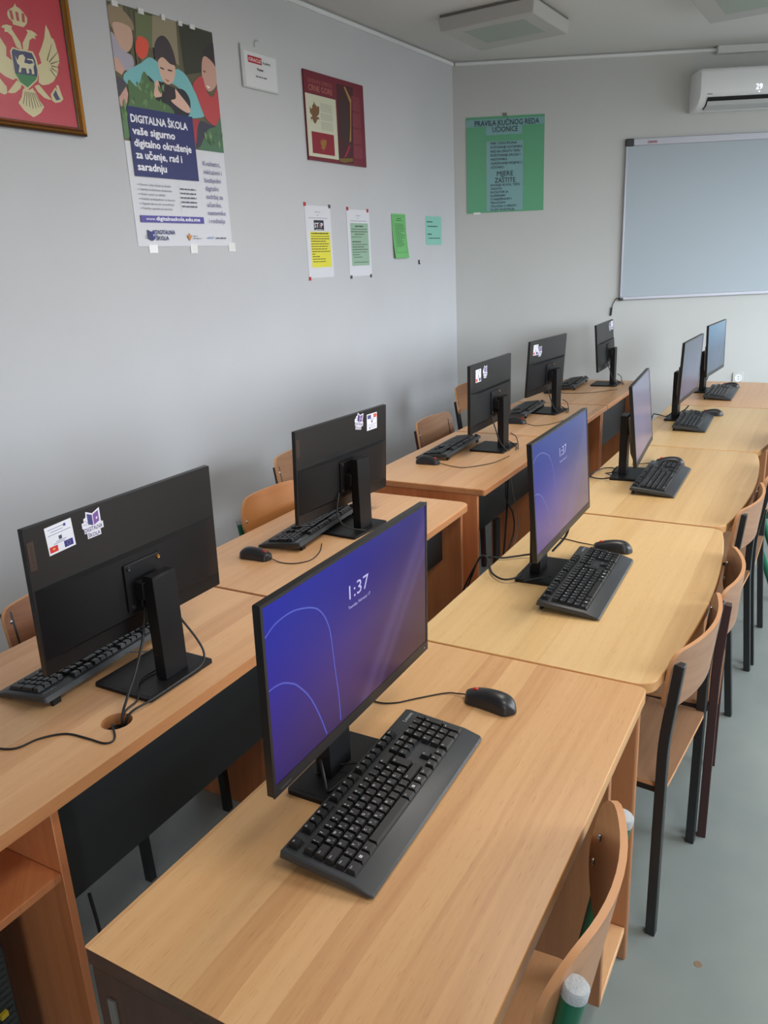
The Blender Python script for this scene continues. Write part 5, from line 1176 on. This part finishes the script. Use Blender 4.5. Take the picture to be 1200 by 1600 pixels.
# air conditioner
t = thing('air_conditioner', (0, 0, 0), 0, 'white split air conditioner with a lit number display high on the far wall', 'air conditioner')
s0, s1, z0, z1 = 1.678, 2.59, 2.580, 2.835
def acprof(sv, ins=0):
    pr = [(0, z0+.004), (.10, z0+.004+ins), (.165, z0+.028+ins), (.205, z0+.075), (.212, z0+.12), (.205, z1-.03), (.188, z1-.006-ins), (.16, z1-ins), (0, z1-ins)]
    return [FW(sv, z, max(0.0, d-ins)+.001) for d, z in pr]
b = MB(); A = [acprof(s0, .014), acprof(s0+.006, .004), acprof(s0+.03, 0), acprof(s1-.03, 0), acprof(s1-.006, .004), acprof(s1, .014)]; n = len(A[0])
vs = [p for r in A for p in r]; fs = [tuple(range(n-1, -1, -1)), tuple(range(5*n, 6*n))]
for i in range(5):
    for k in range(n): fs.append((i*n+k, i*n+(k+1) % n, (i+1)*n+(k+1) % n, (i+1)*n+k))
b.add(vs, fs, M_WPLAST); o = b.build('body', t, smooth=40)
bm = bmesh.new(); bm.from_mesh(o.data); bmesh.ops.recalc_face_normals(bm, faces=bm.faces); bm.to_mesh(o.data); bm.free()
b = MB(); 
def acq(sa, sb, pts, mt):
    for (d0, za), (d1, zb) in zip(pts, pts[1:]): b.poly([FW(sa, za, d0), FW(sb, za, d0), FW(sb, zb, d1), FW(sa, zb, d1)], mt)
acq(s0+.055, s1-.055, [(.117, z0+.006), (.172, z0+.030), (.209, z0+.070)], M_DARKSLOT); b.build('air_slot', t)
b = MB(); acq(s0+.060, s1-.060, [(.115, z0+.0005), (.178, z0+.022), (.196, z0+.046)], mat('louvre', (188, 190, 190), .5))
b.build('louvre', t)
s = FSheet(.2135); s.tx('29', s0+.375, z0+.103, mat('lit_digits', (255, 255, 255), .4, emit=(240, 244, 255), estr=1.1), w=.044, h=.036)
s.rc(s0+.396, s0+.404, z0+.084, z0+.091, mat('lit_digits', (255, 255, 255)))
s.rc(s0+.050, s0+.084, z0+.086, z0+.0905, flat((120, 120, 126))); tag(s.build('display', t), 'lit white digits')
# wall socket
t = thing('wall_socket', (0, 0, 0), 0, 'square white power socket on the far wall just above the last desk', 'socket')
b = MB(); farbox(b, 2.148, 2.234, .640, .726, .0005, .010, mat('socket_plate', (196, 196, 194), .45)); b.build('plate', t, bevel=.004)
c = far(2.191, .683, .010); Mx = Matrix.Translation(c) @ FN.to_track_quat('Z', 'Y').to_matrix().to_4x4()
b = MB(); b.lathe([(.030, -.004), (.030, .0015), (.026, .003), (.023, .002), (.0225, .0012)], M_WPLAST, 24, Mx)
for sg in (-1, 1): b.lathe([(.0035, .0012), (.0035, .0018)], M_DARKSLOT, 10, Mx @ Matrix.Translation((0, sg*.0095, 0)))
b.build('outlet', t, smooth=40)
# ------------------------------------------------------------------ ceiling lamps (switched off)
def lamp(x0, x1, y0, y1, label):
    t = thing('ceiling_light', (x0, y0, H), 0, label, 'ceiling light', 'switched-off ceiling lights')
    a, c = x1-x0, y1-y0
    b = MB(); b.box(.01, a-.01, .01, c-.01, -.014, -.001, mat('lamp_tray', (120, 118, 112), .6)); b.build('tray', t)
    b = MB(); b.frustum(0, a, 0, c, -.015, -.085 if y0 > 4.4 else -.088, .012, .012, mat('lamp_cover', (184, 183, 180), .55), 0)
    o = b.build('cover', t, bevel=.006)
    bm = bmesh.new(); bm.from_mesh(o.data); bmesh.ops.recalc_face_normals(bm, faces=bm.faces); bm.to_mesh(o.data); bm.free()
    b = MB(); b.box(.12, a-.10, .10, c-.16, -.0862, -.0850, mat('lamp_prism', (160, 170, 161), .5)); tag(b.build('diffuser_panel', t), 'faint greenish panel')
lamp(-2.36, -1.775, 4.585, 5.165, 'boxy white ceiling light above the corner of the left row')
lamp(-1.065, -.48, 4.95, 5.54, 'boxy white ceiling light cut by the top edge of the picture')
for x, y in LAMPS:
    lamp(x-.30, x+.30, y-.60, y+.60, 'long white ceiling light over the aisle')
# small stain on the floor
b = MB(); b.lathe([(.010, .0004), (.0085, .0007), (.003, .0006)], flat((140, 118, 96)), 12, Matrix.Translation((-.190, 1.640, 0)))
tag(b.build('floor_spot'), 'small brown dried spot on the floor of the aisle', 'stain')
